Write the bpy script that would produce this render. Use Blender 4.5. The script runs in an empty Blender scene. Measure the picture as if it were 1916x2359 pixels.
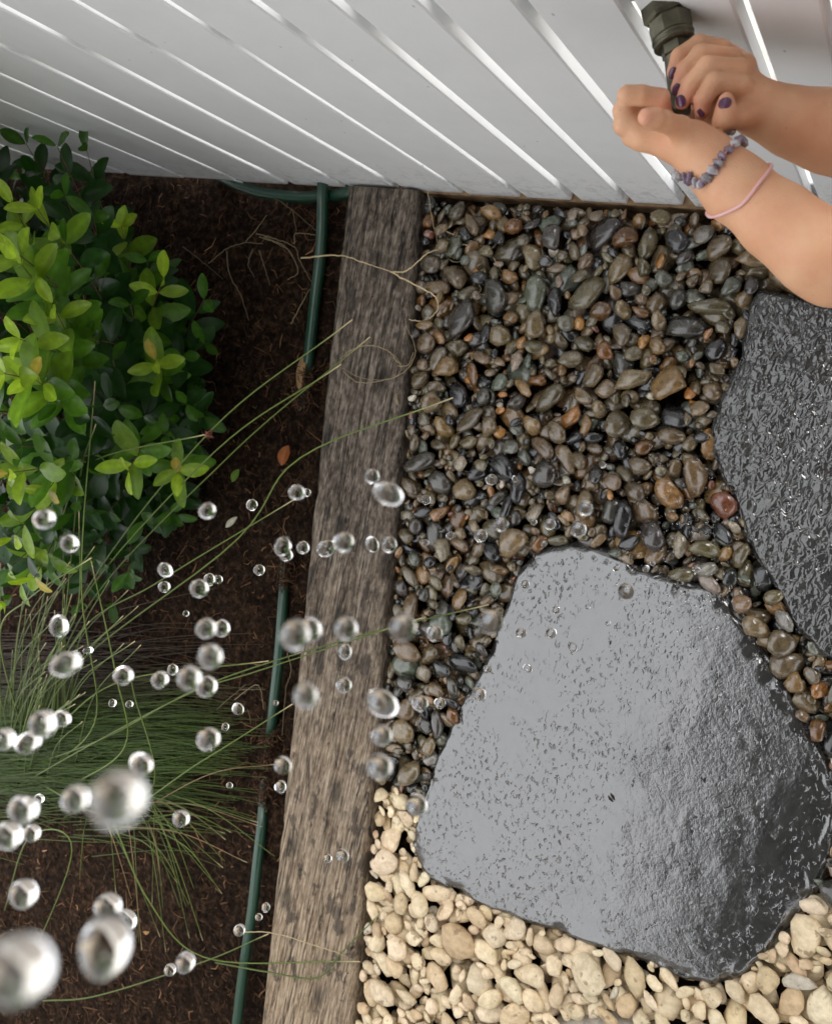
import bpy, math, random
import numpy as np
from mathutils import Vector, Matrix, Quaternion

random.seed(7); RNG = np.random.default_rng(11)
sc = bpy.context.scene
COL = sc.collection

# ------------------------------------------------------------------ camera
W, H, F, CH = 1916., 2359., 1850., 1.5
_n = np.array([1163., 58., -F]); _n /= np.linalg.norm(_n)
_D = F * F / 1164
_w = np.array([-_D, 795 + .055 * (_D - 958), -F]); _w -= _n * (_w @ _n); _w /= np.linalg.norm(_w)
_Z = -_n; _X = -_w; _Y = np.cross(_Z, _X)
R = np.array([_X, _Y, _Z])
CAM = np.array([0., 0., CH])
cam_d = bpy.data.cameras.new('camera'); cam = bpy.data.objects.new('camera', cam_d); COL.objects.link(cam)
m4 = Matrix([list(R[i]) + [CAM[i]] for i in range(3)] + [[0, 0, 0, 1]])
cam.matrix_world = m4
cam_d.sensor_fit = 'HORIZONTAL'; cam_d.sensor_width = 36; cam_d.lens = 36 * F / W
cam_d.clip_start = .01; cam_d.clip_end = 500
cam_d.dof.use_dof = True; cam_d.dof.focus_distance = 1.15; cam_d.dof.aperture_fstop = 9.5
sc.camera = cam

# ------------------------------------------------------------------ world, sun, exposure
world = bpy.data.worlds.new('World'); sc.world = world; world.use_nodes = True
nt = world.node_tree; nt.nodes.clear()
sky = nt.nodes.new('ShaderNodeTexSky'); sky.sky_type = 'NISHITA'; sky.sun_disc = False
SUN_EL, SUN_AZ = math.radians(44), math.radians(64)      # azimuth of the sun, measured from +X anticlockwise
sky.sun_elevation = SUN_EL; sky.sun_rotation = math.pi / 2 - SUN_AZ
sky.air_density = 1.; sky.dust_density = 6.; sky.ozone_density = 1.
hs = nt.nodes.new('ShaderNodeHueSaturation'); hs.inputs['Saturation'].default_value = .22
bg = nt.nodes.new('ShaderNodeBackground'); bg.inputs['Strength'].default_value = .15
wo = nt.nodes.new('ShaderNodeOutputWorld')
nt.links.new(sky.outputs[0], hs.inputs['Color']); cl = nt.nodes.new('ShaderNodeMix'); cl.data_type = 'RGBA'; cl.inputs[0].default_value = .8      # even cloud deck over the sky
cl.inputs[7].default_value = (9.9, 10., 10.25, 1); nt.links.new(hs.outputs[0], cl.inputs[6]); nt.links.new(cl.outputs[2], bg.inputs['Color']); nt.links.new(bg.outputs[0], wo.inputs[0])
sun_d = bpy.data.lights.new('sun', 'SUN'); sun_d.energy = 1.0; sun_d.angle = math.radians(28); sun_d.color = (1, .97, .92)
sun = bpy.data.objects.new('sun', sun_d); COL.objects.link(sun)
sdir = Vector((math.cos(SUN_EL) * math.cos(SUN_AZ), math.cos(SUN_EL) * math.sin(SUN_AZ), math.sin(SUN_EL)))
sun.rotation_euler = sdir.to_track_quat('Z', 'Y').to_euler(); sun.location = sdir * 20
vs = sc.view_settings; vs.view_transform = 'Standard'; vs.look = 'None'; vs.gamma = 1; vs.exposure = .82
sc.cycles.use_denoising = True
sc.cycles.max_bounces = 12; sc.cycles.transmission_bounces = 12; sc.cycles.glossy_bounces = 5; sc.cycles.diffuse_bounces = 4

# ------------------------------------------------------------------ helpers
def ray(px, py): return R @ np.array([px - W / 2, -(py - H / 2), -F])
def g(px, py, z=0.):                                  # place on the level z under a point of the photograph
    d = ray(px, py); return CAM + (z - CH) / d[2] * d
def P(px, py, dep): return CAM + dep / F * ray(px, py)
def proj(p):
    c = (np.asarray(p, float) - CAM) @ R
    return np.stack([W / 2 - F * c[..., 0] / c[..., 2], H / 2 + F * c[..., 1] / c[..., 2]], -1)

def _hash(ix, iy, iz, s):
    h = (ix.astype(np.int64) * 374761393 + iy.astype(np.int64) * 668265263 + iz.astype(np.int64) * 2147483647 + s * 974711) & 0xffffffff
    h = ((h ^ (h >> 13)) * 1274126177) & 0xffffffff
    return ((h ^ (h >> 16)) & 0xffff) / 65535.
def noise(p, s=0):                                     # value noise in -1..1, p (N,3)
    p = np.asarray(p, float); i = np.floor(p).astype(np.int64); f = p - i; f = f * f * (3 - 2 * f)
    r = 0
    for a in (0, 1):
        for b in (0, 1):
            for c in (0, 1):
                w = (f[:, 0] if a else 1 - f[:, 0]) * (f[:, 1] if b else 1 - f[:, 1]) * (f[:, 2] if c else 1 - f[:, 2])
                r = r + w * _hash(i[:, 0] + a, i[:, 1] + b, i[:, 2] + c, s)
    return r * 2 - 1
def fbm(p, o=4, s=0):
    p = np.asarray(p, float); r = 0; a = .5
    for k in range(o):
        r = r + a * noise(p * 2 ** k, s + k); a *= .5
    return r

def tag(o, label=None, cat=None, group=None, kind=None):
    if label: o['label'] = label
    if cat: o['category'] = cat
    if group: o['group'] = group
    if kind: o['kind'] = kind
    return o
def mesh(name, V, Fc, cols=None, smooth=True):
    me = bpy.data.meshes.new(name)
    V = np.asarray(V, np.float32)
    if isinstance(Fc, np.ndarray):
        k = Fc.shape[1]; me.vertices.add(len(V)); me.vertices.foreach_set('co', V.ravel())
        me.loops.add(Fc.size); me.loops.foreach_set('vertex_index', Fc.astype(np.int32).ravel())
        me.polygons.add(len(Fc)); me.polygons.foreach_set('loop_start', np.arange(0, Fc.size, k, dtype=np.int32))
        me.update(calc_edges=True)
    else:
        me.from_pydata(V.tolist(), [], Fc)
    if smooth: me.polygons.foreach_set('use_smooth', np.ones(len(me.polygons), bool))
    if cols is not None:
        ca = me.color_attributes.new('Col', 'FLOAT_COLOR', 'POINT')
        c4 = np.ones((len(V), 4), np.float32); c4[:, :3] = cols; ca.data.foreach_set('color', c4.ravel())
    me.validate(); return me
def obj(name, me, mat=None, parent=None, loc=None):
    o = bpy.data.objects.new(name, me); COL.objects.link(o)
    if mat is not None and not me.materials: me.materials.append(mat)
    if parent is not None: o.parent = parent
    if loc is not None: o.location = loc
    return o
def empty(name, loc=(0, 0, 0)):
    o = bpy.data.objects.new(name, None); COL.objects.link(o); o.location = loc; o.empty_display_size = .05; return o

class MB:
    def __init__(s): s.V = []; s.F = []; s.C = []; s.n = 0
    def add(s, V, Fc, col=None):
        V = np.asarray(V, float); Fc = np.asarray(Fc)
        if Fc.shape[1] == 3: Fc = np.hstack([Fc, -np.ones((len(Fc), 1), int)])
        s.F.append(np.where(Fc >= 0, Fc + s.n, -1)); s.V.append(V); s.n += len(V)
        if col is not None:
            col = np.asarray(col, float); s.C.append(np.tile(col, (len(V), 1)) if col.ndim == 1 else col)
        return s
    def mesh(s, name, smooth=True, origin=None):
        V = np.vstack(s.V); Fc = np.vstack(s.F)
        if origin is not None: V = V - np.asarray(origin)
        C = np.vstack(s.C) if s.C else None
        if (Fc[:, 3] < 0).all(): Fc = Fc[:, :3]
        elif (Fc[:, 3] < 0).any(): Fc = [tuple(int(i) for i in r if i >= 0) for r in Fc]
        return mesh(name, V, Fc, C, smooth)

def box(c, s, rz=0., bev=0.):
    """box centred at c with size s; bevelled by an inset ring on every face"""
    x, y, z = np.array(s) / 2; b = min(bev, x * .9, y * .9, z * .9)
    if b <= 0:
        V = np.array([[i * x, j * y, k * z] for i in (-1, 1) for j in (-1, 1) for k in (-1, 1)], float)
        Fq = [(0, 1, 3, 2), (4, 6, 7, 5), (0, 4, 5, 1), (2, 3, 7, 6), (0, 2, 6, 4), (1, 5, 7, 3)]
    else:
        V = []; idx = {}
        for i in (-1, 1):
            for j in (-1, 1):
                for k in (-1, 1):
                    for a in range(3):
                        v = [i * (x - b), j * (y - b), k * (z - b)]; v[a] = (i, j, k)[a] * (x, y, z)[a]
                        idx[i, j, k, a] = len(V); V.append(v)
        Fq = []
        for a in range(3):
            for sgn in (-1, 1):
                q = []
                for u, w in ((-1, -1), (1, -1), (1, 1), (-1, 1)):
                    t = [0, 0, 0]; t[a] = sgn; t[(a + 1) % 3] = u; t[(a + 2) % 3] = w; q.append(idx[tuple(t) + (a,)])
                Fq.append(tuple(q if sgn > 0 else q[::-1]))
        for a in range(3):
            b1, b2 = (a + 1) % 3, (a + 2) % 3
            for u in (-1, 1):
                for w in (-1, 1):
                    def key(t, ax):
                        k = [0, 0, 0]; k[a] = t; k[b1] = u; k[b2] = w; return idx[tuple(k) + (ax,)]
                    q = (key(-1, b1), key(1, b1), key(1, b2), key(-1, b2)); Fq.append(q if u * w < 0 else q[::-1])
        for i in (-1, 1):
            for j in (-1, 1):
                for k in (-1, 1):
                    q = (idx[i, j, k, 0], idx[i, j, k, 1], idx[i, j, k, 2]); q = q if i * j * k > 0 else q[::-1]
                    Fq.append(q + (-1,))
        V = np.array(V)
    c_, s_ = math.cos(rz), math.sin(rz)
    V = V @ np.array([[c_, s_, 0], [-s_, c_, 0], [0, 0, 1]]) + np.array(c)
    return V, np.array(Fq)

def spline(pts, n):
    pts = np.asarray(pts, float)
    if len(pts) == 2: t = np.linspace(0, 1, n)[:, None]; return pts[0] * (1 - t) + pts[1] * t
    q = np.vstack([2 * pts[0] - pts[1], pts, 2 * pts[-1] - pts[-2]]); out = []
    m = len(pts) - 1
    for u in np.linspace(0, m, n):
        i = min(int(u), m - 1); t = u - i; a, b, c, d = q[i:i + 4]
        out.append(.5 * ((2 * b) + (c - a) * t + (2 * a - 5 * b + 4 * c - d) * t * t + (3 * b - a - 3 * c + d) * t ** 3))
    return np.array(out)
def tube(pts, rad, k=6, cap=True):
    pts = np.asarray(pts, float); n = len(pts); rad = np.broadcast_to(np.asarray(rad, float), (n,))
    T = np.gradient(pts, axis=0); T /= np.linalg.norm(T, axis=1)[:, None] + 1e-12
    up = np.array([0, 0, 1.]) if abs(T[0][2]) < .9 else np.array([1., 0, 0])
    V = []; u = np.cross(T[0], up); u /= np.linalg.norm(u)
    a = np.arange(k) * 2 * math.pi / k
    for i in range(n):
        u = u - T[i] * (u @ T[i]); u /= np.linalg.norm(u) + 1e-12; v = np.cross(T[i], u)
        V.append(pts[i] + rad[i] * (np.cos(a)[:, None] * u + np.sin(a)[:, None] * v))
    V = np.vstack(V); Fq = []
    for i in range(n - 1):
        for j in range(k):
            Fq.append((i * k + j, i * k + (j + 1) % k, (i + 1) * k + (j + 1) % k, (i + 1) * k + j))
    if cap:
        V = np.vstack([V, pts[0], pts[-1]])
        for j in range(k):
            Fq.append((n * k, (j + 1) % k, j, -1)); Fq.append((n * k + 1, (n - 1) * k + j, (n - 1) * k + (j + 1) % k, -1))
    return V, np.array(Fq)

def ico(sub):
    import bmesh
    bm = bmesh.new(); bmesh.ops.create_icosphere(bm, subdivisions=sub, radius=1)
    V = np.array([v.co[:] for v in bm.verts]); Fq = np.array([[v.index for v in f.verts] for f in bm.faces]); bm.free(); return V, Fq
ICO = {k: ico(k) for k in (1, 2, 3, 4)}

# ------------------------------------------------------------------ materials
class NT:
    def __init__(s, name):
        s.m = bpy.data.materials.new(name); s.m.use_nodes = True; s.t = s.m.node_tree; s.b = s.t.nodes['Principled BSDF']
        s.out = s.t.nodes['Material Output']
    def n(s, typ, **kw):
        nd = s.t.nodes.new(typ)
        for k, v in kw.items():
            if hasattr(nd, k): setattr(nd, k, v)
        return nd
    def l(s, a, b): s.t.links.new(a, b)
    def set(s, **kw):
        for k, v in kw.items():
            i = s.b.inputs[k.replace('_', ' ')]
            if hasattr(v, 'is_linked'): s.l(v, i)
            else: i.default_value = (*v, 1) if isinstance(v, tuple) and len(v) == 3 and i.type == 'RGBA' else v
        return s
    def coord(s, scale=(1, 1, 1), which='Object'):
        tc = s.n('ShaderNodeTexCoord'); mp = s.n('ShaderNodeMapping'); mp.inputs['Scale'].default_value = scale
        s.l(tc.outputs[which], mp.inputs['Vector']); return mp.outputs[0]
    def world(s, scale=(1, 1, 1)):
        ge = s.n('ShaderNodeNewGeometry'); mp = s.n('ShaderNodeMapping'); mp.inputs['Scale'].default_value = scale
        s.l(ge.outputs['Position'], mp.inputs['Vector']); return mp.outputs[0]
    def noise(s, vec, scale, detail=4, rough=.55, dist=0.):
        x = s.n('ShaderNodeTexNoise'); x.inputs['Scale'].default_value = scale; x.inputs['Detail'].default_value = detail
        x.inputs['Roughness'].default_value = rough; x.inputs['Distortion'].default_value = dist; s.l(vec, x.inputs['Vector']); return x.outputs['Fac']
    def voro(s, vec, scale, feature='F1'):
        x = s.n('ShaderNodeTexVoronoi', feature=feature); x.inputs['Scale'].default_value = scale; s.l(vec, x.inputs['Vector']); return x.outputs['Distance']
    def ramp(s, fac, *stops):
        r = s.n('ShaderNodeValToRGB'); e = r.color_ramp.elements
        for i, (p, c) in enumerate(stops):
            c = (c, c, c) if isinstance(c, (int, float)) else c
            if i < 2: e[i].position = p; e[i].color = (*c, 1)
            else: q = e.new(p); q.color = (*c, 1)
        s.l(fac, r.inputs[0]); return r.outputs[0]
    def mix(s, fac, a, b, mode='MIX'):
        x = s.n('ShaderNodeMix', data_type='RGBA', blend_type=mode)
        for i, v in ((0, fac), (6, a), (7, b)):
            if hasattr(v, 'is_linked'): s.l(v, x.inputs[i])
            else: x.inputs[i].default_value = v if i == 0 else (*v, 1)
        return x.outputs[2]
    def math(s, op, a, b=0.):
        x = s.n('ShaderNodeMath', operation=op)
        for i, v in enumerate((a, b)):
            if hasattr(v, 'is_linked'): s.l(v, x.inputs[i])
            else: x.inputs[i].default_value = v
        return x.outputs[0]
    def attr(s, name='Col'):
        x = s.n('ShaderNodeAttribute', attribute_name=name); return x.outputs['Color']
    def bump(s, h, strength=.5, dist=.002, normal=None):
        x = s.n('ShaderNodeBump'); x.inputs['Strength'].default_value = strength; x.inputs['Distance'].default_value = dist
        s.l(h, x.inputs['Height'])
        if normal is not None: s.l(normal, x.inputs['Normal'])
        return x.outputs[0]

def M_river():
    t = NT('wet_river_pebble'); w = t.world()
    n1 = t.noise(w, 90, 5, .6); n2 = t.noise(w, 420, 3); col = t.attr()
    c = t.mix(1., col, t.ramp(n1, (.3, .45), (.7, 1.1)), 'MULTIPLY')
    c = t.mix(1., c, t.ramp(n2, (.35, .8), (.65, 1.2)), 'MULTIPLY')
    t.set(Base_Color=c, Roughness=t.ramp(t.noise(w, 55, 3), (.4, .10), (.66, .42)), Coat_Weight=.85, Coat_Roughness=.03, Coat_IOR=1.45, IOR=1.5,
          Normal=t.bump(n2, .25, .0012)); return t.m
def M_cream():
    t = NT('dry_cream_pebble'); w = t.world(); col = t.attr()
    n1 = t.noise(w, 70, 5, .65); n2 = t.noise(w, 500, 3)
    c = t.mix(1., col, t.ramp(n1, (.3, (.74, .70, .62)), (.62, (1.1, 1.08, 1.04))), 'MULTIPLY')
    sp = t.ramp(t.noise(w, 38, 3, .6), (.62, 0.), (.66, 1.))
    c = t.mix(t.math('MULTIPLY', sp, .65), c, (.22, .145, .075))
    t.set(Base_Color=c, Roughness=.72, Normal=t.bump(t.math('ADD', n2, n1), .35, .0015)); return t.m
def M_vcol(name, rough=.6, bumpscale=200, spec=.5, bs=.2, var=.35, **kw):
    t = NT(name); w = t.world(); n1 = t.noise(w, bumpscale, 4)
    c = t.mix(1., t.attr(), t.ramp(n1, (.3, 1 - var), (.7, 1 + var)), 'MULTIPLY')
    t.set(Base_Color=c, Roughness=rough, Specular_IOR_Level=spec, Normal=t.bump(n1, bs, .001), **kw); return t.m
def M_slab(name, wet_ripples, ior):
    t = NT(name); w = t.coord()
    big = t.noise(w, 5, 3); fine = t.noise(w, 150, 5, .6); mid = t.noise(t.coord((120, 70, 70)), 1, 2.5, .6, .3)
    base = t.ramp(t.noise(w, 46, 6, .65), (.3, (.022, .022, .022)), (.7, (.05, .05, .047)))
    # pits and cleavage steps of the riven face, drowned under the water film where it stands thick
    pit = t.ramp(mid, (.31, 0.), (.425, 1.))
    stand = t.ramp(big, (.38, 1.), (.60, .5)) if not wet_ripples else t.ramp(big, (.2, 1.), (.8, .8))
    if wet_ripples: mid = t.noise(t.coord((84, 56, 56)), 1, 1.5, .5, .9); pit = t.ramp(mid, (.25, 0.), (.75, 1.))
    if not wet_ripples: pit = t.math('MAXIMUM', pit, t.ramp(t.noise(w, 11, 3, .6), (.50, 0.), (.58, 1.)))
    h = t.math('ADD', t.math('MULTIPLY', pit, .6), t.math('MULTIPLY', fine, .24 if not wet_ripples else .015))
    x = t.n('ShaderNodeBump'); x.inputs['Distance'].default_value = .006 if not wet_ripples else .0075
    t.l(h, x.inputs['Height']); t.l(t.math('MULTIPLY', stand, .55 if not wet_ripples else .8), x.inputs['Strength'])
    t.set(Base_Color=base, Roughness=.06 if not wet_ripples else .05, IOR=ior, Normal=x.outputs[0]); return t.m
def M_white_paint():
    t = NT('white_painted_board'); w = t.coord(); ww = t.world()
    n1 = t.noise(w, 7, 5, .6); n2 = t.noise(t.coord((260, 260, 9)), 1, 4)
    c = t.ramp(n1, (.3, (.73, .74, .745)), (.7, (.79, .80, .80)))
    sx = t.n('ShaderNodeSeparateXYZ'); t.l(ww, sx.inputs[0])
    low = t.ramp(t.math('ADD', sx.outputs['Z'], t.math('MULTIPLY', t.noise(ww, 30, 4), .12)), (.07, 1.), (.27, 0.))
    blot = t.ramp(t.noise(ww, 46, 5, .7, .8), (.5, 0.), (.62, 1.))
    c = t.mix(t.math('MULTIPLY', t.math('MULTIPLY', low, blot), .62), c, (.36, .36, .34))
    dirt = t.ramp(t.math('ADD', sx.outputs['Z'], t.math('MULTIPLY', t.noise(ww, 60, 3), .03)), (.018, 1.), (.045, 0.))
    c = t.mix(t.math('MULTIPLY', dirt, .7), c, (.20, .13, .07))
    fl = t.ramp(t.voro(t.world((1, 1, .6)), 26), (.035, 1.), (.05, 0.))
    c = t.mix(t.math('MULTIPLY', fl, .5), c, (.2, .2, .19))
    t.set(Base_Color=c, Roughness=.42, Specular_IOR_Level=.35, Normal=t.bump(n2, .25, .0008)); return t.m
def M_timber():
    t = NT('weathered_sleeper_timber'); co = t.coord()
    gr = t.noise(t.coord((210, 10, 210)), 1, 7, .68, .25); gr2 = t.noise(t.coord((420, 24, 420)), 1, 4, .6); mot = t.noise(t.coord((95, 48, 95)), 1, 5, .62); chk = t.noise(t.coord((30, 1.5, 30)), 1, 4, .55, .6)
    sx = t.n('ShaderNodeSeparateXYZ'); t.l(co, sx.inputs[0])
    # damp, greyer end near the tap, drier and tan towards the other end; splash spots keep their own shape
    mr = t.n('ShaderNodeMapRange'); t.l(t.math('ADD', sx.outputs['Y'], t.math('MULTIPLY', t.noise(co, 5, 4), .7)), mr.inputs[0]); mr.inputs[1].default_value = -.6; mr.inputs[2].default_value = 1.
    pat = t.mix(mr.outputs[0], gr, t.mix(.55, gr, mot))
    dry = t.ramp(pat, (.36, (.10, .062, .036)), (.47, (.30, .215, .135)), (.6, (.50, .39, .265)))
    wet = t.ramp(pat, (.36, (.03, .021, .015)), (.48, (.105, .082, .063)), (.6, (.24, .2, .16)))
    c = t.mix(mr.outputs[0], dry, wet)
    sp = t.ramp(t.math('MULTIPLY', t.noise(t.coord((26, 14, 26)), 1, 4, .6), t.math('ADD', t.noise(t.coord((6, 3.3, 6)), 1, 2), .5)), (.60, 0.), (.66, 1.))
    c = t.mix(t.math('MULTIPLY', sp, .7), c, (.034, .026, .021))
    crk = t.ramp(chk, (.478, 1.), (.495, .12), (.512, 1.)); kn = t.ramp(t.voro(t.coord((9, 4.2, 9)), 1), (.10, .35), (.2, 1.)); crk = t.math('MULTIPLY', crk, kn)
    c = t.mix(1., c, crk, 'MULTIPLY')
    c = t.mix(1., c, t.ramp(gr2, (.40, .58), (.52, 1.1)), 'MULTIPLY')
    h = t.math('ADD', t.math('ADD', pat, t.math('MULTIPLY', gr2, .4)), t.math('MULTIPLY', crk, .35))
    t.set(Base_Color=c, Roughness=.7, Specular_IOR_Level=.25, Normal=t.bump(h, .9, .005)); return t.m
def M_plain(name, col, rough=.5, bscale=0, bs=.2, var=0., **kw):
    t = NT(name); w = t.coord()
    if bscale:
        n1 = t.noise(w, bscale, 5); kw['Normal'] = t.bump(n1, bs, .0015)
        if var: t.set(Base_Color=t.mix(1., col, t.ramp(n1, (.3, 1 - var), (.7, 1 + var)), 'MULTIPLY'))
        else: t.set(Base_Color=col)
    else: t.set(Base_Color=col)
    t.set(Roughness=rough, **kw); return t.m
def M_soil():
    t = NT('dark_bark_soil'); w = t.world(); n1 = t.noise(w, 60, 8, .7); n2 = t.noise(w, 9, 4)
    c = t.ramp(n1, (.36, (.004, .0025, .0016)), (.52, (.022, .0125, .0075)), (.68, (.075, .042, .024)))
    c = t.mix(1., c, t.ramp(n2, (.3, .6), (.7, 1.3)), 'MULTIPLY')
    t.set(Base_Color=c, Roughness=.95, Specular_IOR_Level=.08, Normal=t.bump(n1, 1., .012)); return t.m
def M_leaf():
    t = NT('glossy_shrub_leaf'); w = t.coord(); col = t.attr(); n1 = t.noise(t.world(), 60, 3)
    c = t.mix(1., col, t.ramp(n1, (.3, .8), (.7, 1.2)), 'MULTIPLY')
    t.set(Base_Color=c, Roughness=.3, Specular_IOR_Level=.26, Normal=t.bump(t.noise(t.world(), 300, 3), .12, .001))
    tr = t.n('ShaderNodeBsdfTranslucent'); t.l(t.mix(1., c, (1.3, 1.5, .5), 'MULTIPLY'), tr.inputs[0])
    mx = t.n('ShaderNodeMixShader'); mx.inputs[0].default_value = .3
    t.l(t.b.outputs[0], mx.inputs[1]); t.l(tr.outputs[0], mx.inputs[2]); t.l(mx.outputs[0], t.out.inputs[0]); return t.m
def M_skin():
    t = NT('skin'); w = t.world(); n1 = t.noise(w, 26, 4); n2 = t.noise(w, 900, 3, .6); vo = t.voro(w, 700)
    col = t.attr()
    c = t.mix(1., col, t.ramp(n1, (.3, (.96, .84, .80)), (.7, (1.05, 1.08, 1.08))), 'MULTIPLY')
    fr = t.ramp(t.voro(w, 60), (.035, 1.), (.07, 0.))
    c = t.mix(t.math('MULTIPLY', fr, .28), c, (.22, .09, .04))
    t.set(Base_Color=c, Roughness=.5, Specular_IOR_Level=.4, Subsurface_Weight=.12, Subsurface_Radius=(.006, .0025, .0012), Subsurface_Scale=1.,
          Normal=t.bump(t.math('ADD', vo, n2), .35, .0007)); return t.m
def M_water():
    t = NT('clear_water'); t.set(Base_Color=(1., 1., 1.), Roughness=0., IOR=1.333, Transmission_Weight=1.); return t.m
def M_bark():
    t = NT('brown_stem'); t.set(Base_Color=t.ramp(t.noise(t.world(), 120, 4), (.3, (.06, .03, .015)), (.7, (.17, .085, .04))), Roughness=.7); return t.m

MAT = dict(river=M_river(), cream=M_cream(), chip=M_vcol('bark_mulch', .9, 160, .1, .3), slab=M_slab('wet_slate', False, 2.25), slab2=M_slab('streaming_wet_slate', True, 1.8),
           paint=M_white_paint(), timber=M_timber(), soil=M_soil(), leaf=M_leaf(), skin=M_skin(), water=M_water(), bark=M_bark(),
           stem=M_vcol('rush_stem', .5, 120, .4, .1, .2), straw=M_vcol('dry_straw', .7, 150, .3, .1, .25),
           hose=M_plain('green_hose', (.010, .046, .026), .32, 300, .1, .2, Coat_Weight=.3, Coat_Roughness=.25),
           brass=M_plain('tarnished_brass', (.115, .11, .078), .42, 70, .25, .35, Metallic=.85),
           copper=M_plain('copper_pipe', (.30, .11, .065), .4, 60, .1, .3, Metallic=.7),
           batten=M_plain('grey_timber_batten', (.30, .27, .24), .7, 60, .3, .35),
           rawtimber=M_plain('brown_bottom_plate', (.24, .15, .075), .75, 50, .4, .4),
           soffit=M_plain('dark_added_soffit', (.035, .032, .03), .8, 20, .1, .2),
           roof_cover=M_plain('added_roof_cover', (.45, .46, .47), .7, 12, .1, .1),
           brick=M_plain('painted_brick', (.40, .38, .38), .75, 90, .5, .15),
           mortar=M_plain('mortar', (.33, .32, .31), .9, 150, .5, .1),
           drygrey=M_plain('dry_pale_slab', (.34, .30, .24), .8, 60, .5, .2),
           lawn=M_plain('pale_gravel_ground', (.56, .53, .47), .9, 40, .3, .25),
           polish=M_plain('purple_nail_polish', (.085, .022, .07), .22, 900, .3, .5, Coat_Weight=.6),
           band=M_plain('pink_band', (.72, .42, .40), .55),
           crystal=M_vcol('bracelet_stone', .12, 260, .5, .1, .3, Transmission_Weight=.35, IOR=1.5),
           shirt=M_plain('grey_cotton', (.18, .19, .21), .9, 200, .2, .1), denim=M_plain('dark_denim', (.03, .045, .09), .9, 300, .2, .2),
           hair=M_plain('brown_hair', (.06, .035, .02), .5, 60, .4, .3))

# ------------------------------------------------------------------ sleeper frame (used by several builders)
SLZ = .05
SLa, SLb = g(795, 452, SLZ), g(600, 2370, SLZ)         # left arris
SRa, SRb = g(955, 463, SLZ), g(803, 2370, SLZ)         # right arris
def sleeper_lr(y):
    fl = (y - SLa[1]) / (SLb[1] - SLa[1]); fr = (y - SRa[1]) / (SRb[1] - SRa[1])
    return SLa[0] + fl * (SLb[0] - SLa[0]), SRa[0] + fr * (SRb[0] - SRa[0])
WALL_Y = .40

# ------------------------------------------------------------------ slabs outlines
k = 1916 / 1736
SLAB_Z = .028
slabA_px = [(1180, 1132), (1215, 1133), (1280, 1160), (1350, 1190), (1430, 1216), (1500, 1234), (1518, 1246), (1560, 1318), (1620, 1410), (1700, 1540), (1738, 1605), (1752, 1690),
            (1736, 1790), (1700, 1860), (1660, 1915), (1600, 1990), (1555, 2042), (1495, 2062), (1440, 2050), (1300, 1998), (1170, 1960), (1090, 1926), (1000, 1890), (905, 1846), (868, 1806),
            (855, 1760), (868, 1700), (900, 1610), (960, 1470), (1010, 1370), (1050, 1270), (1078, 1190), (1115, 1150)]
slabB_px = [(1580, 602), (1640, 611), (1736, 642), (1840, 660), (1950, 720), (2040, 860), (2050, 1050), (1990, 1210), (1900, 1330), (1800, 1400), (1750, 1392), (1708, 1362), (1660, 1312),
            (1572, 1150), (1496, 965), (1480, 925), (1481, 895), (1530, 762), (1572, 625)]
slabC_px = [(1155, 2137), (1190, 2118), (1240, 2114), (1300, 2124), (1350, 2150), (1380, 2220), (1330, 2300), (1200, 2300), (1120, 2230)]
def outline(px, z): return np.array([g(x * k, y * k, z) for x, y in px])
slabA, slabB, slabC = outline(slabA_px, SLAB_Z), outline(slabB_px, SLAB_Z + .006), outline(slabC_px, .012)
def inside(poly, x, y):
    r = np.zeros(np.shape(x), bool); n = len(poly)
    for i in range(n):
        x1, y1 = poly[i][:2]; x2, y2 = poly[(i + 1) % n][:2]
        with np.errstate(divide='ignore', invalid='ignore'):
            r ^= ((y1 > y) != (y2 > y)) & (x < (x2 - x1) * (y - y1) / (y2 - y1 + 1e-15) + x1)
    return r

# ------------------------------------------------------------------ setting: ground sheets
V = np.array([[-80, -80, -.09], [80, -80, -.09], [80, 80, -.09], [-80, 80, -.09]]); tag(obj('ground', mesh('ground', V, [(0, 1, 2, 3)]), MAT['lawn']), kind='structure')

def sheet(name, x0, x1, y0, y1, res, zf, mat):
    nx, ny = int((x1 - x0) / res) + 1, int((y1 - y0) / res) + 1
    X, Y = np.meshgrid(np.linspace(x0, x1, nx), np.linspace(y0, y1, ny)); p = np.stack([X.ravel(), Y.ravel(), 0 * X.ravel()], 1)
    p[:, 2] = zf(p)
    i = np.arange(nx * ny).reshape(ny, nx)
    Fq = np.stack([i[:-1, :-1].ravel(), i[:-1, 1:].ravel(), i[1:, 1:].ravel(), i[1:, :-1].ravel()], 1)
    return obj(name, mesh(name, p, Fq), mat)
def soil_z(p): return -.022 + .022 * fbm(p * 5, 3, 3) + .012 * fbm(p * 28, 3, 9)
soil = tag(sheet('soil_bed', -3.0, -.93, -2.45, .62, .014, soil_z, MAT['soil']), kind='structure')
gravel = tag(sheet('gravel_bed', -1.16, 1.2, -2.2, .62, .03, lambda p: -.05 + .004 * noise(p * 20, 4), MAT['soil']), kind='structure')

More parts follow.
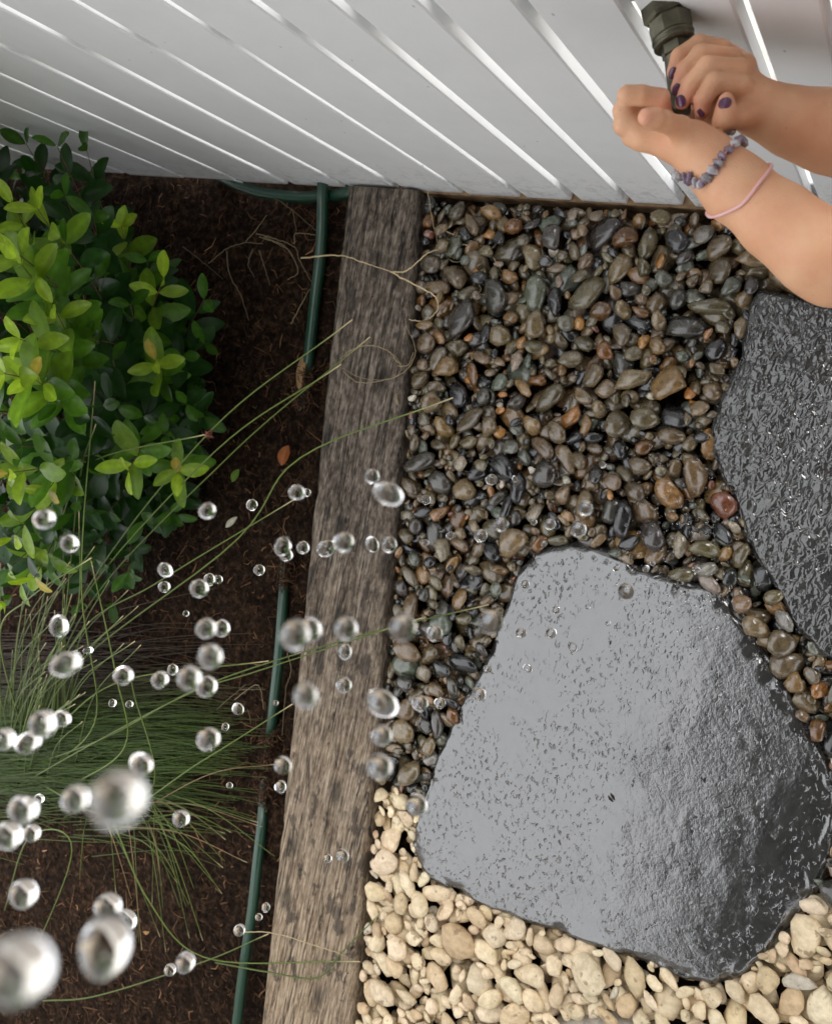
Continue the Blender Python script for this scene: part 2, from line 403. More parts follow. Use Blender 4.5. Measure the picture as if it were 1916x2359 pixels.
# ------------------------------------------------------------------ slatted wall
wall = tag(empty('slatted_wall', (-.9, WALL_Y, 0)), 'white painted wall of upright timber boards with narrow gaps', 'wall')
PITCH, GAP, TH = .1075, .0165, .019
def rel(o, parent): o.location = Vector(o.location) - Vector(parent.location); return o
def foot(px):                                          # where the wall's foot line passes below that column
    lo, hi = -6., 1.
    for _ in range(50):
        mid_x = (lo + hi) / 2
        if proj(np.array([mid_x, WALL_Y, 0.]))[0] < px: lo = mid_x
        else: hi = mid_x
    return lo
gaps = sorted([-.249, -.357] + [foot(x) for x in (1592, 1460, 1336, 1216, 1082, 940, 810, 680, 564, 437, 304, 172, 40)])
gaps = [gaps[0] - .28 * i for i in (3, 2, 1)] + gaps
for i, x in enumerate(gaps[:-1]):
    x0, x1 = x + GAP / 2, gaps[i + 1] - GAP / 2
    top = 1.16; bot = .016 + .006 * math.sin(i * 2.3)
    b_, f_ = box((0, 0, 0), (x1 - x0, TH, top - bot), 0, .0022)
    o = obj('board', MB().add(b_, f_).mesh('board', False), MAT['paint'], wall)
    o.location = ((x0 + x1) / 2 + .9, TH / 2 + .0012 * math.sin(i * 5.1), (top + bot) / 2)
    o.rotation_euler = (0, .0035 * math.sin(i * 3.7), .004 * math.sin(i * 1.9))
# narrow end board beside the masonry pier
b_, f_ = box((0, 0, 0), (.062, TH, 1.14), 0, .0022)
o = obj('board', MB().add(b_, f_).mesh('board', False), MAT['paint'], wall); o.location = (-.2125 + .9, TH / 2, .59)
for z0, z1 in ((.035, .105), (.672, .742)):
    b_, f_ = box((0, 0, 0), (3.6, .04, z1 - z0), 0, .002)
    o = obj('batten', MB().add(b_, f_).mesh('batten', False), MAT['paint'], wall); o.location = (-1.95 + .9, TH + .0225, (z0 + z1) / 2)
b_, f_ = box((0, 0, 0), (1.06, .045, .05), 0, .003)
o = obj('bottom_plate', MB().add(b_, f_).mesh('bottom_plate', False), MAT['rawtimber'], wall); o.location = (-.70 + .9, .02, -.006)
# masonry pier
pier = tag(empty('brick_pier', (-.1, WALL_Y, 0)), 'pale grey brick pier at the end of the white boards', 'pier')
b_, f_ = box((0, 0, 0), (.15, .2, 1.2)); o = obj('mortar_core', MB().add(b_, f_).mesh('mortar_core', False), MAT['mortar'], pier); o.location = (.006, .125, .55)
for c in range(16):
    for j in range(2):
        wdt = .11 if (c + j) % 2 else .04
        x0 = -.072 if j == 0 else -.072 + (.118 if c % 2 == 0 else .048)
        w_ = (.11 if c % 2 == 0 else .04) if j == 0 else .162 - (.118 if c % 2 == 0 else .048) - .008
        b_, f_ = box((0, 0, 0), (w_, .22, .066), 0, .003)
        o = obj('brick', MB().add(b_, f_).mesh('brick', False), MAT['brick'], pier); o.location = (x0 + w_ / 2, .124 + .001 * math.sin(c * 3 + j), .01 + c * .076)
# made-up roof out of view, added for shade and the slab's dark reflection
roof = tag(empty('added_roof', (1.53, -1.2, 2.6)), 'dark unseen roof added to shade the tap corner', 'roof')
for j in range(20):
    b_, f_ = box((0, 0, 0), (.21, 4.6, .02), 0, .003); o = obj('lining_board', MB().add(b_, f_).mesh('lining_board', False), MAT['soffit'], roof)
    o.location = (-1.3 - .68 + .105 + j * .215, .5, .01)
b_, f_ = box((0, 0, 0), (.03, 4.6, .16), 0, .003); o = obj('fascia', MB().add(b_, f_).mesh('fascia', False), MAT['soffit'], roof); o.location = (-1.3 - .70, .5, .05)
b_, f_ = box((0, 0, 0), (4.3, 4.6, .04), 0, .003); o = obj('roof_sheet', MB().add(b_, f_).mesh('roof_sheet', False), MAT['roof_cover'], roof); o.location = (.17, .5, .1)

fence = tag(empty('added_fence', (-.5, -3., 0)), 'grey unseen paling fence added to shade the white boards', 'fence')  # made-up fence out of view, blocks sky so the board fronts darken
b_, f_ = box((0, 0, 0), (.115, .018, 2.1), 0, .003); pm = MB().add(b_, f_).mesh('paling', False)
for j in range(44):
    o = obj('paling', pm, MAT['batten'], fence); o.location = (-2.7 + j * .122, 0, 1.0 + .006 * math.sin(j * 2.1))
b_, f_ = box((0, 0, 0), (5.4, .04, .07), 0, .003); rm = MB().add(b_, f_).mesh('rail', False)
for z in (.35, 1.0, 1.7): o = obj('rail', rm, MAT['batten'], fence); o.location = (-.05, -.03, z)
# ------------------------------------------------------------------ sleeper
def build_sleeper():
    y0, y1 = WALL_Y - .006, -2.35
    ny = 420; nt_ = 46; ns = 12
    V = []; 
    ys = np.linspace(y0, y1, ny)
    us = np.concatenate([np.linspace(0, 1, ns, endpoint=False) - 1, np.linspace(0, 1, nt_, endpoint=False), 1 + np.linspace(0, 1, ns)])
    Y, U = np.meshgrid(ys, us, indexing='ij')
    xl, xr = sleeper_lr(Y)
    ed = np.stack([np.full(Y.size, .3), Y.ravel() * 3.2, np.zeros(Y.size)], 1)
    wl = (.0025 * fbm(ed, 4, 21) + .0015 * noise(ed * 9, 5)).reshape(Y.shape); wr = (.003 * fbm(ed + 7, 4, 33) + .002 * noise(ed * 9 + 3, 8)).reshape(Y.shape)
    xl = xl + wl; xr = xr + wr
    top = np.clip(U, 0, 1); dn = np.where(U < 0, -U, np.where(U > 1, U - 1, 0))
    rim = np.minimum(np.clip(U, 0, 1), 1 - np.clip(U, 0, 1)) * (xr - xl)
    X = xl + top * (xr - xl); Z = SLZ - dn * .14 - .007 * np.exp(-(rim / .006) ** 2)
    X = X + np.where(U < 0, -.004, np.where(U > 1, .010 * dn, 0))
    p = np.stack([X.ravel() * 55, Y.ravel() * 3, Z.ravel() * 55], 1)
    gr = fbm(p, 4, 40).reshape(X.shape); cr = fbm(np.stack([X.ravel() * 24 + .6 * fbm(p * .2, 2, 3), Y.ravel() * 1.1, Z.ravel() * 24], 1), 3, 60).reshape(X.shape)
    crack = np.exp(-(cr / .035) ** 2) * (cr > -.06)
    Z = Z + .0032 * gr - .0065 * crack * (dn < .01); X = X + np.where(U > 1, .004 * gr, 0)
    V = np.stack([X.ravel(), Y.ravel(), Z.ravel()], 1); i = np.arange(V.shape[0]).reshape(X.shape)
    Fq = np.stack([i[:-1, :-1].ravel(), i[:-1, 1:].ravel(), i[1:, 1:].ravel(), i[1:, :-1].ravel()], 1)
    nu = X.shape[1]
    me = mesh('railway_sleeper', V - [-1.05, -.9, 0], [tuple(q[::-1]) for q in Fq.tolist()] + [tuple(i[0][::-1].tolist()), tuple(i[-1].tolist())])
    o = obj('timber_sleeper', me, MAT['timber'], None, (-1.05, -.9, 0))
    return tag(o, 'long weathered grey brown timber sleeper edging between soil and pebbles', 'sleeper')
build_sleeper()

# ------------------------------------------------------------------ stone slabs
def build_slab(name, poly, mat, label, seed, rip, thick=.075):
    c = poly.mean(0); nb = len(poly)
    cl = np.vstack([poly, poly[:1]])
    # arc-length resample with rounded corners
    d = np.r_[0, np.cumsum(np.linalg.norm(np.diff(cl, axis=0), axis=1))]; na = 420
    s = np.linspace(0, d[-1], na, endpoint=False); B = np.stack([np.interp(s, d, cl[:, j]) for j in range(3)], 1)
    for _ in range(3): B = (np.roll(B, 1, 0) + 2 * B + np.roll(B, -1, 0)) / 4
    B[:, :2] += .0035 * np.stack([noise(B * 45, seed), noise(B * 45 + 9, seed)], 1) + .006 * np.stack([noise(B * 13, seed), noise(B * 13 + 9, seed)], 1)
    nr = 100; rows = []
    rr = np.linspace(0, 1, nr) ** .8
    for r in rr[1:]: rows.append(c + (B - c) * r)
    top = np.array(rows); R_ = np.broadcast_to(rr[1:, None], top.shape[:2])
    q = top.reshape(-1, 3).copy(); q[:, 2] = 0
    z = .0022 * fbm(q * 6, 2, seed) + rip * (.0013 * fbm(q * np.array([40, 40, 1]), 3, seed + 5)) 
    dist = (1 - R_.ravel()) * np.linalg.norm((B - c), axis=1)[None, :].repeat(nr - 1, 0).ravel()
    edge = np.exp(-(dist / .006) ** 2)
    z = z - .008 * edge - .006 * np.exp(-(dist / .02) ** 2) * (noise(q * 30, seed + 2) > .3)
    top = top.reshape(-1, 3); top[:, 2] += z
    V = [c + [0, 0, z.reshape(nr - 1, na)[0].mean()]]; V = np.vstack([V, top])
    skirt = []
    for j, (dz, out) in enumerate(((.012, .0035), (.03, .005), (thick, .0))):
        S = top[-na:].copy(); n2 = (B - c); n2[:, 2] = 0; n2 /= np.linalg.norm(n2, axis=1)[:, None]
        S += n2 * (out + .003 * noise(B * 60 + j * 5, seed))[:, None]; S[:, 2] -= dz; skirt.append(S)
    V = np.vstack([V] + skirt); Fq = []
    tot = nr - 1 + 3
    for j in range(na): Fq.append((0, 1 + j, 1 + (j + 1) % na))
    i = 1 + np.arange(tot * na).reshape(tot, na); i2 = np.roll(i, -1, 1)
    Fq += np.stack([i[:-1].ravel(), i[1:].ravel(), i2[1:].ravel(), i2[:-1].ravel()], 1).tolist()
    Fq.append(tuple(i[-1][::-1].tolist()))
    o = obj(name, mesh(name, V - [c[0], c[1], 0], [tuple(f) for f in Fq]), mat, None, (c[0], c[1], 0)); return tag(o, label, 'stone slab')
build_slab('stepping_stone', slabA, MAT['slab'], 'large wet dark slate stepping stone mirroring pale sky, beside the cream pebbles', 5, .5)
build_slab('stepping_stone', slabB, MAT['slab2'], 'rippling wet dark grey stepping stone below the bent arm', 17, 1.8)
build_slab('stepping_stone', slabC, MAT['drygrey'], 'dry pale beige slab edge sunk among the cream pebbles', 29, 1.)

# ------------------------------------------------------------------ pebbles
RIVER = [((.022, .022, .022), 12), ((.055, .049, .04), 13), ((.125, .095, .05), 30), ((.18, .125, .064), 24), ((.24, .14, .055), 9), ((.42, .19, .05), 5), ((.12, .13, .095), 6), ((.28, .22, .155), 5), ((.2, .075, .04), .8), ((.68, .62, .5), 1.2)]
CREAM = [((.68, .56, .39), 45), ((.73, .62, .45), 32), ((.62, .49, .32), 16), ((.54, .41, .26), 5), ((.57, .53, .44), 2)]
def pick(pal):
    w = np.array([x[1] for x in pal]); c = np.array(pal[RNG.choice(len(pal), p=w / w.sum())][0]); return c * (RNG.uniform(.75, 1.3) * RNG.uniform(.94, 1.06, 3) if pal is RIVER else RNG.uniform(.86, 1.1) * RNG.uniform(.975, 1.025, 3))
def pebble_shape(sub, ang):
    V, Fq = ICO[sub]; V = V.copy()
    off = RNG.uniform(-50, 50, 3)
    V *= (1 + .30 * noise(V * 1.1 + off, 1) + .12 * noise(V * 2.5 + off, 2))[:, None]
    for _ in range(int(RNG.integers(3, 8)) if RNG.random() < ang else 2):
        d = RNG.normal(size=3); d /= np.linalg.norm(d); h = RNG.uniform(.5, .85); e = V @ d - h
        V -= np.where(e > 0, e * .85, 0)[:, None] * d
    return V, Fq
GX0, GY0, CELL = -1.14, -1.78, .0025
NX, NY = int(1.34 / CELL), int(2.2 / CELL)
Hm = np.full((NX, NY), -.046)
gx, gy = np.meshgrid(GX0 + CELL * np.arange(NX), GY0 + CELL * np.arange(NY), indexing='ij')
_, slr = sleeper_lr(gy)
block = (gx < slr + .006) | (gy > WALL_Y - .012)
def shrink(poly, f): c = poly.mean(0); v = poly - c; return c + v * (1 - f / np.linalg.norm(v, axis=1)[:, None])
for pl in (slabA, slabB, slabC): block |= inside(shrink(pl, .010), gx, gy)
Hm[block] = 1.
pp = proj(np.stack([gx, gy, 0 * gx], -1))
vis = (pp[..., 0] > -40) & (pp[..., 0] < 2010) & (pp[..., 1] < 2450) & ~block
l1, l2 = np.array([868., 1785.]), np.array([1900., 2035.])
side = (pp[..., 1] - l1[1]) - (l2[1] - l1[1]) / (l2[0] - l1[0]) * (pp[..., 0] - l1[0])     # >0: cream pebbles
side = side + 22 * fbm(np.stack([gx.ravel() * 14, gy.ravel() * 14, 0 * gx.ravel()], 1), 2, 3).reshape(gx.shape)
vi = np.argwhere(vis); cand_r = vi[side[vi[:, 0], vi[:, 1]] <= 0]; cand_c = vi[side[vi[:, 0], vi[:, 1]] > 0]
def drop_pebbles(cand, n, sizes, pal, ang, tries=9, big_last=.0):
    out = []
    L = np.clip(RNG.lognormal(math.log(sizes[0]), sizes[1], n), sizes[2], sizes[3])
    for t in range(n):
        a = L[t] / 2; b = a * RNG.uniform(.45, .88); c = b * RNG.uniform(.36, .72); th = RNG.uniform(0, math.pi)
        m = int(a / CELL) + 1; u = np.arange(-m, m + 1) * CELL
        U, Wv = np.meshgrid(u, u, indexing='ij'); e1 = (U * math.cos(th) + Wv * math.sin(th)) / a; e2 = (-U * math.sin(th) + Wv * math.cos(th)) / b
        q = 1 - e1 ** 2 - e2 ** 2; mk = q > .02; hgt = c * np.sqrt(np.maximum(q, 0)); I, J = np.nonzero(mk); hh = hgt[I, J]; I = I - m; J = J - m
        best = None
        for x, y in cand[RNG.integers(0, len(cand), tries)]:
            ii = x + I; jj = y + J
            if ii.min() < 0 or jj.min() < 0 or ii.max() >= NX or jj.max() >= NY: continue
            z = (Hm[ii, jj] + hh).max()
            if best is None or z < best[0]: best = (z, ii, jj, x, y)
        if best is None or best[0] - c > .03: continue
        z, ii, jj, x, y = best; z -= .0025
        Hm[ii, jj] = np.maximum(Hm[ii, jj], z + hh)
        out.append(dict(p=np.array([GX0 + x * CELL, GY0 + y * CELL, z]), s=(a, b, c), th=th, ii=ii, jj=jj, hh=hh, col=(lambda q: q if q[0] < .34 or pal is CREAM or L[t] < .03 else q * .35)(pick(pal)), ang=ang))
    return out
peb_r = drop_pebbles(cand_r, 2000, (.029, .26, .018, .05), RIVER, .8) + drop_pebbles(cand_r, 2600, (.033, .38, .016, .085), RIVER, .8, 12) + drop_pebbles(cand_r, 300, (.018, .2, .012, .025), RIVER, .7, 16)
peb_c = drop_pebbles(cand_c, 560, (.034, .30, .016, .06), CREAM, .8) + drop_pebbles(cand_c, 640, (.043, .36, .018, .09), CREAM, .8, 14) + drop_pebbles(cand_c, 260, (.026, .3, .012, .045), CREAM, .7, 26)
def emit_pebbles(lst, mat, parent, nm, stuffname):
    keep = []
    for d in lst:
        show = (d['p'][2] + d['hh'] > Hm[d['ii'], d['jj']] - .0012).sum()
        if show > 6: d['show'] = show; keep.append(d)
    keep.sort(key=lambda d: -d['show']); mb = MB()
    for i, d in enumerate(keep):
        a, b, c = d['s']; V, Fq = pebble_shape(2 if i < 1700 else 1, d['ang']); V = V * np.array([a, b, c]) * 1.06
        rx, ry = RNG.normal(0, .26, 2); rot = np.array(Matrix.Rotation(d['th'], 3, 'Z') @ Matrix.Rotation(rx, 3, 'X') @ Matrix.Rotation(ry, 3, 'Y')); V = V @ rot.T
        if i < 300:
            obj(nm, mesh(nm, V, Fq, np.tile(d['col'], (len(V), 1))), mat, parent, d['p'])
        else: mb.add(V + d['p'], Fq, d['col'])
    if mb.n: tag(obj(stuffname, mb.mesh(stuffname), mat, parent), kind='stuff')
    return keep
kr = emit_pebbles(peb_r, MAT['river'], gravel, 'river_pebble', 'small_river_pebbles'); kc = emit_pebbles(peb_c, MAT['cream'], gravel, 'cream_pebble', 'small_cream_pebbles')
print('pebbles', len(peb_r), len(kr), len(peb_c), len(kc))

# ------------------------------------------------------------------ bark mulch on the soil
def sz(x, y): return float(soil_z(np.array([[x, y, 0.]]))[0])
mb = MB(); nchip = 15000
xy = np.stack([RNG.uniform(-3.0, -.98, nchip), RNG.uniform(-2.5, .6, nchip)], 1); z0 = soil_z(np.c_[xy, np.zeros(nchip)])
for i in range(nchip):
    x, y = xy[i]
    if x > sleeper_lr(y)[0] - .006 and y < WALL_Y: continue
    L = RNG.lognormal(math.log(.020), .55); w_ = RNG.uniform(.0006, .0024); h_ = w_ * RNG.uniform(.35, .8)
    th = RNG.uniform(0, math.pi); dz = RNG.normal(0, .22)
    d = np.array([math.cos(th), math.sin(th), dz]); d /= np.linalg.norm(d); u = np.cross(d, [0, 0, 1]); u /= np.linalg.norm(u); v = np.cross(u, d)
    c = np.array([x, y, z0[i] + .003 + RNG.uniform(0, .006)]); bend = v * L * RNG.normal(0, .14) + u * L * RNG.normal(0, .24)
    pts = [c - d * L / 2, c + bend, c + d * L / 2]; V = []
    for q_, s_ in zip(pts, (.6, 1, .5)):
        V += [q_ + u * w_ * s_, q_ + v * h_ * s_, q_ - u * w_ * s_, q_ - v * h_ * s_]
    Fq = [(a + j, a + (j + 1) % 4, a + 4 + (j + 1) % 4, a + 4 + j) for a in (0, 4) for j in range(4)] + [(3, 2, 1, 0), (8, 9, 10, 11)]
    col = np.array((.042, .022, .012)) * RNG.lognormal(0, .7)
    if RNG.random() < .06: col = np.array((.16, .09, .045)) * RNG.uniform(.6, 1.2)
    if y > WALL_Y + .03: col = np.array((.24, .15, .085)) * RNG.uniform(.4, 1.4)
    mb.add(V, Fq, col)
for hx, hy in ((706, 880), (702, 920), (656, 1330), (660, 1290), (622, 1710), (617, 1750), (609, 1825)):
    for i in range(90):
        c = g(hx + RNG.normal(0, 10), hy + RNG.normal(0, 14)); c[2] = RNG.uniform(-.012, .018); L = RNG.lognormal(math.log(.02), .4); th = RNG.uniform(0, 6.3); d = np.array([math.cos(th), math.sin(th), RNG.normal(0, .25)]) * L / 2
        V, Fq = tube([c - d, c + RNG.normal(0, .002, 3), c + d], [.0008, .0014, .0006], 4); mb.add(V, Fq, np.array((.045, .024, .014)) * RNG.lognormal(0, .6))
tag(obj('bark_mulch', mb.mesh('bark_mulch', False), MAT['chip'], soil), kind='stuff')

# ------------------------------------------------------------------ garden hose
def hose(px, label, r=.0135):
    pts = spline([g(x, y, z) for x, y, z in px], 90); V, Fq = tube(pts, r, 14); c = pts.mean(0)
    o = obj('garden_hose', MB().add(V, Fq).mesh('garden_hose', True, c), MAT['hose'], None, c); return tag(o, label, 'hose', 'green garden hose runs')
hose([(744, 405, .030), (743, 450, .030), (742, 520, .018), (737, 600, .012), (726, 690, .008), (717, 770, -.002), (709, 850, -.016), (700, 940, -.042), (688, 1050, -.075), (670, 1170, -.07), (660, 1280, -.035), (652, 1390, -.006),
      (644, 1500, .008), (632, 1610, .002), (624, 1690, -.018), (615, 1770, -.035), (607, 1850, -.018), (602, 1910, .004), (594, 1980, .014), (581, 2100, .016), (563, 2220, .018), (541, 2400, .018)],
     'green garden hose half buried along the timber sleeper')
hose([(505, 405, -.02), (545, 424, .004), (610, 444, .010), (690, 453, .012), (745, 450, .006), (800, 444, .008), (840, 420, .004)], 'short run of green hose lying along the foot of the white boards')

# ------------------------------------------------------------------ shrub
shr_c = g(250, 960); shrub = tag(empty('leafy_shrub', (shr_c[0], shr_c[1], -.02)), 'dense leafy shrub with glossy oval green leaves and yellow green tips', 'shrub')
leaves = []; stems = MB()
def leaf_mesh(L, Wd, curl, fold, col, vein):
    nu, nv = 9, 5; V = []; C = []
    for i in range(nu):
        t = .5 - .5 * math.cos(math.pi * i / (nu - 1)); w = Wd / 2 * max(.03, math.sin(math.pi * t ** 1.12)) ** .62
        if i == nu - 1: w *= .35
        for j in range(nv):
            s = (j / (nv - 1) - .5) * 2; x = t * L; y = s * w; z = fold * abs(s) * w - curl * L * (t - .15) ** 2 + .0006 * math.sin(t * 21 + abs(s) * 3)
            V.append((x, y, z)); C.append(col * (1.25 if j == 2 else 1.))
    Fq = [(i * nv + j, (i + 1) * nv + j, (i + 1) * nv + j + 1, i * nv + j + 1) for i in range(nu - 1) for j in range(nv - 1)]
    return np.array(V), np.array(Fq), np.array(C)
OLD = np.array((.014, .05, .008)); MIDG = np.array((.06, .15, .012)); YNG = np.array((.22, .32, .02)); RED = np.array((.30, .24, .035))
def shoot(base, tip, n, size, young):
    mid = (base + tip) / 2 + RNG.normal(0, .012, 3) + np.array([0, 0, -.02 if tip[2] > base[2] else .02])
    pts = spline([base, mid, tip], 24); V, Fq = tube(pts, np.linspace(.0022, .0009, 24), 5); stems.add(V, Fq)
    roll = RNG.uniform(0, math.pi)
    for k_ in range(n):
        f = 1 - (k_ / n) * .72; i = int(f * 23); p = pts[i]; T = pts[min(i + 1, 23)] - pts[max(i - 1, 0)]; T /= np.linalg.norm(T)
        a = np.cross(T, [0, 0, 1.]); a = a / (np.linalg.norm(a) + 1e-9); b = np.cross(a, T); ph = roll + k_ * math.pi / 2
        for sgn in (1, -1):
            o = math.cos(ph) * a + math.sin(ph) * b * .9
            fw = .75 if k_ == 0 else .45
            d = sgn * o + T * fw + np.array([0, 0, .18]) + RNG.normal(0, .14, 3); d /= np.linalg.norm(d)
            up = np.array([.25, -.15, 1.]) + T * .5 + RNG.normal(0, .22, 3); up -= d * (up @ d); up /= np.linalg.norm(up); s = np.cross(up, d)
            L = size * RNG.uniform(.8, 1.15) * (.62 if k_ == 0 else .85 if k_ == 1 else 1.); age = k_ / max(n - 1, 1)
            if young: col = (RED if k_ == 0 and RNG.random() < .12 else YNG) * (1 - min(1, age * 1.6)) + MIDG * min(1, age * 1.6)
            else: col = MIDG * (1 - min(1, age * 2 + .45)) + OLD * min(1, age * 2 + .45)
            col = col * RNG.uniform(.75, 1.25)
            V, Fq, C = leaf_mesh(L, L * RNG.uniform(.42, .54), RNG.uniform(.0, .3), RNG.uniform(.08, .4), col, 0)
            V = V @ np.array([d, s, up]); leaves.append((p + o * sgn * .002, V, Fq, C, L))
root = np.array([shr_c[0], shr_c[1], 0.])
tips = [(131, 335, .42, 0), (60, 330, .36, 0), (200, 345, .34, 0), (87, 480, .55, 1), (30, 470, .56, 1), (150, 450, .46, 0), (49, 608, .66, 1), (10, 560, .7, 1), (121, 700, .60, 1), (46, 781, .68, 1), (75, 870, .66, 1), (10, 860, .72, 1), (215, 500, .42, 0), (280, 520, .34, 1),
        (150, 560, .5, 0), (377, 640, .30, 1), (340, 600, .26, 0), (300, 700, .34, 0), (220, 640, .42, 0), (357, 830, .36, 1), (420, 820, .2, 0), (470, 790, .12, 0), (470, 690, .16, 0), (236, 935, .44, 0), (295, 1085, .42, 1), (410, 1090, .28, 1), (49, 1028, .58, 0), (20, 1090, .62, 1), (110, 1130, .5, 1),
        (79, 1332, .46, 1), (20, 1310, .5, 0), (30, 1240, .54, 1), (170, 1060, .48, 0), (200, 780, .48, 0), (260, 830, .4, 0), (130, 930, .55, 0), (470, 960, .14, 0), (440, 1010, .14, 0), (330, 960, .3, 0), (250, 1180, .3, 0), (330, 1200, .2, 0), (390, 1190, .14, 0), (300, 1300, .14, 0), (220, 1290, .24, 0), (140, 1260, .36, 0), (260, 1390, .1, 0), (170, 1180, .4, 0), (380, 1000, .24, 0), (430, 930, .2, 0)]
for x, y, z, yg in tips:
    tip = g(x, y, z); b = root + (tip - root) * .35 + np.array([0, 0, -.05]) + RNG.normal(0, .03, 3); b[2] = max(b[2], .02)
    L = np.linalg.norm(tip - b); b = tip + (b - tip) * min(1, .36 / L); shoot(b, tip, 6 if yg else 5, .086 if yg else .09, yg)
sil = np.array([(-160, 300), (90, 320), (230, 350), (330, 560), (410, 640), (455, 760), (450, 980), (440, 1150), (340, 1330), (240, 1420), (90, 1400), (-160, 1420)], float)
cnt = 0
while cnt < 105:
    x, y = RNG.uniform(-160, 490), RNG.uniform(300, 1420)
    if not inside(sil, np.array(x), np.array(y)): continue
    z = RNG.uniform(.06, .18 + .42 * max(0, (430 - x) / 430)) * RNG.uniform(.6, 1.); tip = g(x, y, z)
    b = root + (tip - root) * .3; b[2] = max(.02, b[2]); L = np.linalg.norm(tip - b); b = tip + (b - tip) * min(1, .3 / max(L, .01)); shoot(b, tip, 5, .084, z > .42 and RNG.random() < .5); cnt += 1
cnt = 0
while cnt < 400:                                       # extra unseen shoots, added beyond the frame to darken the wall's left end
    tip = np.array([RNG.uniform(-3.2, -1.45), RNG.uniform(-.22, .34), RNG.uniform(.2, 1.45)]); tip[1] -= .2 * (tip[2] > .8) * RNG.random(); q = proj(tip)
    if q[0] > -110 and q[1] > -110: continue
    b = tip + np.array([RNG.uniform(-.25, .0), RNG.uniform(-.12, .08), -.16]); b[2] = max(.02, b[2]); q = proj(b)
    if q[0] > -90 and q[1] > -90: continue
    shoot(b, tip, 4, .1, False); cnt += 1
# woody framework
for i in range(9):
    e = root + np.array([RNG.uniform(-.35, .3), RNG.uniform(-.35, .35), RNG.uniform(.25, .5)]); V, Fq = tube(spline([root + RNG.normal(0, .02, 3) * [1, 1, 0] - [0, 0, .03], (root + e) / 2 + RNG.normal(0, .03, 3), e], 12), np.linspace(.007, .002, 12), 6); stems.add(V, Fq)
so = np.array(shrub.location); tag(obj('branches', stems.mesh('branches', True, so), MAT['bark'], shrub), kind='stuff')
def leaf_vis(l):
    q = proj(l[0] + l[1].mean(0)); return l[4] * (1 if (-40 < q[0] < 1000) else .3) * (1 + l[0][2])
leaves.sort(key=lambda l: -leaf_vis(l)); mb = MB()
for i, (p, V, Fq, C, L) in enumerate(leaves):
    if i < 300: obj('leaf', mesh('leaf', V, Fq, C), MAT['leaf'], shrub, p - so)
    else: mb.add(V + p, Fq, C)
tag(obj('inner_leaves', mb.mesh('inner_leaves', True, so), MAT['leaf'], shrub), kind='stuff'); print('leaves', len(leaves))

# ------------------------------------------------------------------ rush (clumping sedge)
rc = g(70, 1640); rush = tag(empty('club_rush', (rc[0], rc[1], 0)), 'clump of thin green rush stems arching over the soil and sleeper', 'grass clump'); ro = np.array(rush.location)
GRN = np.array((.09, .13, .022)); TIPC = np.array((.55, .45, .26)); BRN = np.array((.20, .13, .06))
def stem(px, zs, r=.0023, tipdry=.05, col=None):
    pts = [g(x, y, z) for (x, y), z in zip(px, zs)]; pts = spline(pts, 30); V, Fq = tube(pts, np.linspace(r, r * .6, 30), 5)
    c0 = (GRN if col is None else col) * RNG.uniform(.75, 1.25); t = np.repeat(np.arange(30) / 29, 5); t = np.r_[t, 0, 1]
    f = np.clip((t - (1 - tipdry)) / .05, 0, 1)[:, None]; C = c0 * (1 - f) + TIPC * f
    return V, Fq, C
k_ = k
longs = [([(60, 1560), (160, 1270), (420, 920), (735, 667)], (0, .2, .33, .36)), ([(70, 1560), (150, 1290), (430, 960), (712, 760)], (0, .18, .3, .3)), ([(60, 1570), (175, 1280), (470, 960), (772, 703)], (0, .16, .25, .24)),
         ([(20, 1560), (140, 1050), (200, 960), (437, 905)], (0, .38, .42, .40)), ([(50, 1540), (0, 1335), (60, 1250), (190, 1165)], (0, .35, .42, .45)),
         ([(60, 1570), (160, 1330), (330, 1215), (618, 1040)], (0, .16, .24, .25)), ([(50, 1600), (150, 1400), (480, 1140), (620, 960), (945, 830)], (0, .1, .22, .3, .34)),
         ([(90, 1640), (230, 1700), (420, 1590), (610, 1470)], (.02, .16, .2, .16)), ([(40, 1640), (180, 1560), (390, 1450), (540, 1400), (880, 1290)], (0, .14, .2, .2, .16)), ([(60, 1600), (220, 1540), (430, 1430), (740, 1330), (1020, 1262)], (0, .15, .2, .16, .1)),
         ([(100, 1560), (140, 1500), (260, 1420), (560, 1380)], (0, .15, .2, .16)), ([(90, 1600), (130, 1340), (165, 1010), (200, 885)], (0, .25, .4, .44)), ([(100, 1600), (130, 1300), (130, 1000), (128, 895)], (0, .25, .38, .44)),
         ([(110, 1600), (200, 1500), (170, 1220), (198, 795)], (0, .2, .4, .45)), ([(60, 1600), (90, 1400), (160, 1280), (165, 1060)], (0, .2, .3, .4)), ([(30, 1600), (70, 1450), (120, 1340), (150, 1240)], (0, .2, .28, .33)),
         ([(150, 1640), (260, 1560), (240, 1400), (190, 1170)], (0, .2, .3, .35)), ([(200, 1680), (320, 1640), (280, 1450), (270, 1400)], (0, .16, .22, .25)),
         ([(10, 1900), (60, 1750), (150, 1780), (40, 2060)], (0, .2, .24, .1)), ([(230, 1700), (310, 1880), (430, 2000), (750, 2008)], (.12, .1, .05, .06)), ([(90, 2090), (200, 2080), (420, 2010), (560, 1950)], (.03, .06, .07, .06)),
         ([(450, 2010), (560, 2030), (660, 2042), (712, 1990), (800, 1900)], (.02, .07, .06, .07, .05))]
for px, zs in longs:
    V, Fq, C = stem([(x * k_, y * k_) for x, y in px], zs); obj('stem', MB().add(V, Fq, C).mesh('stem', True, ro), MAT['stem'], rush)
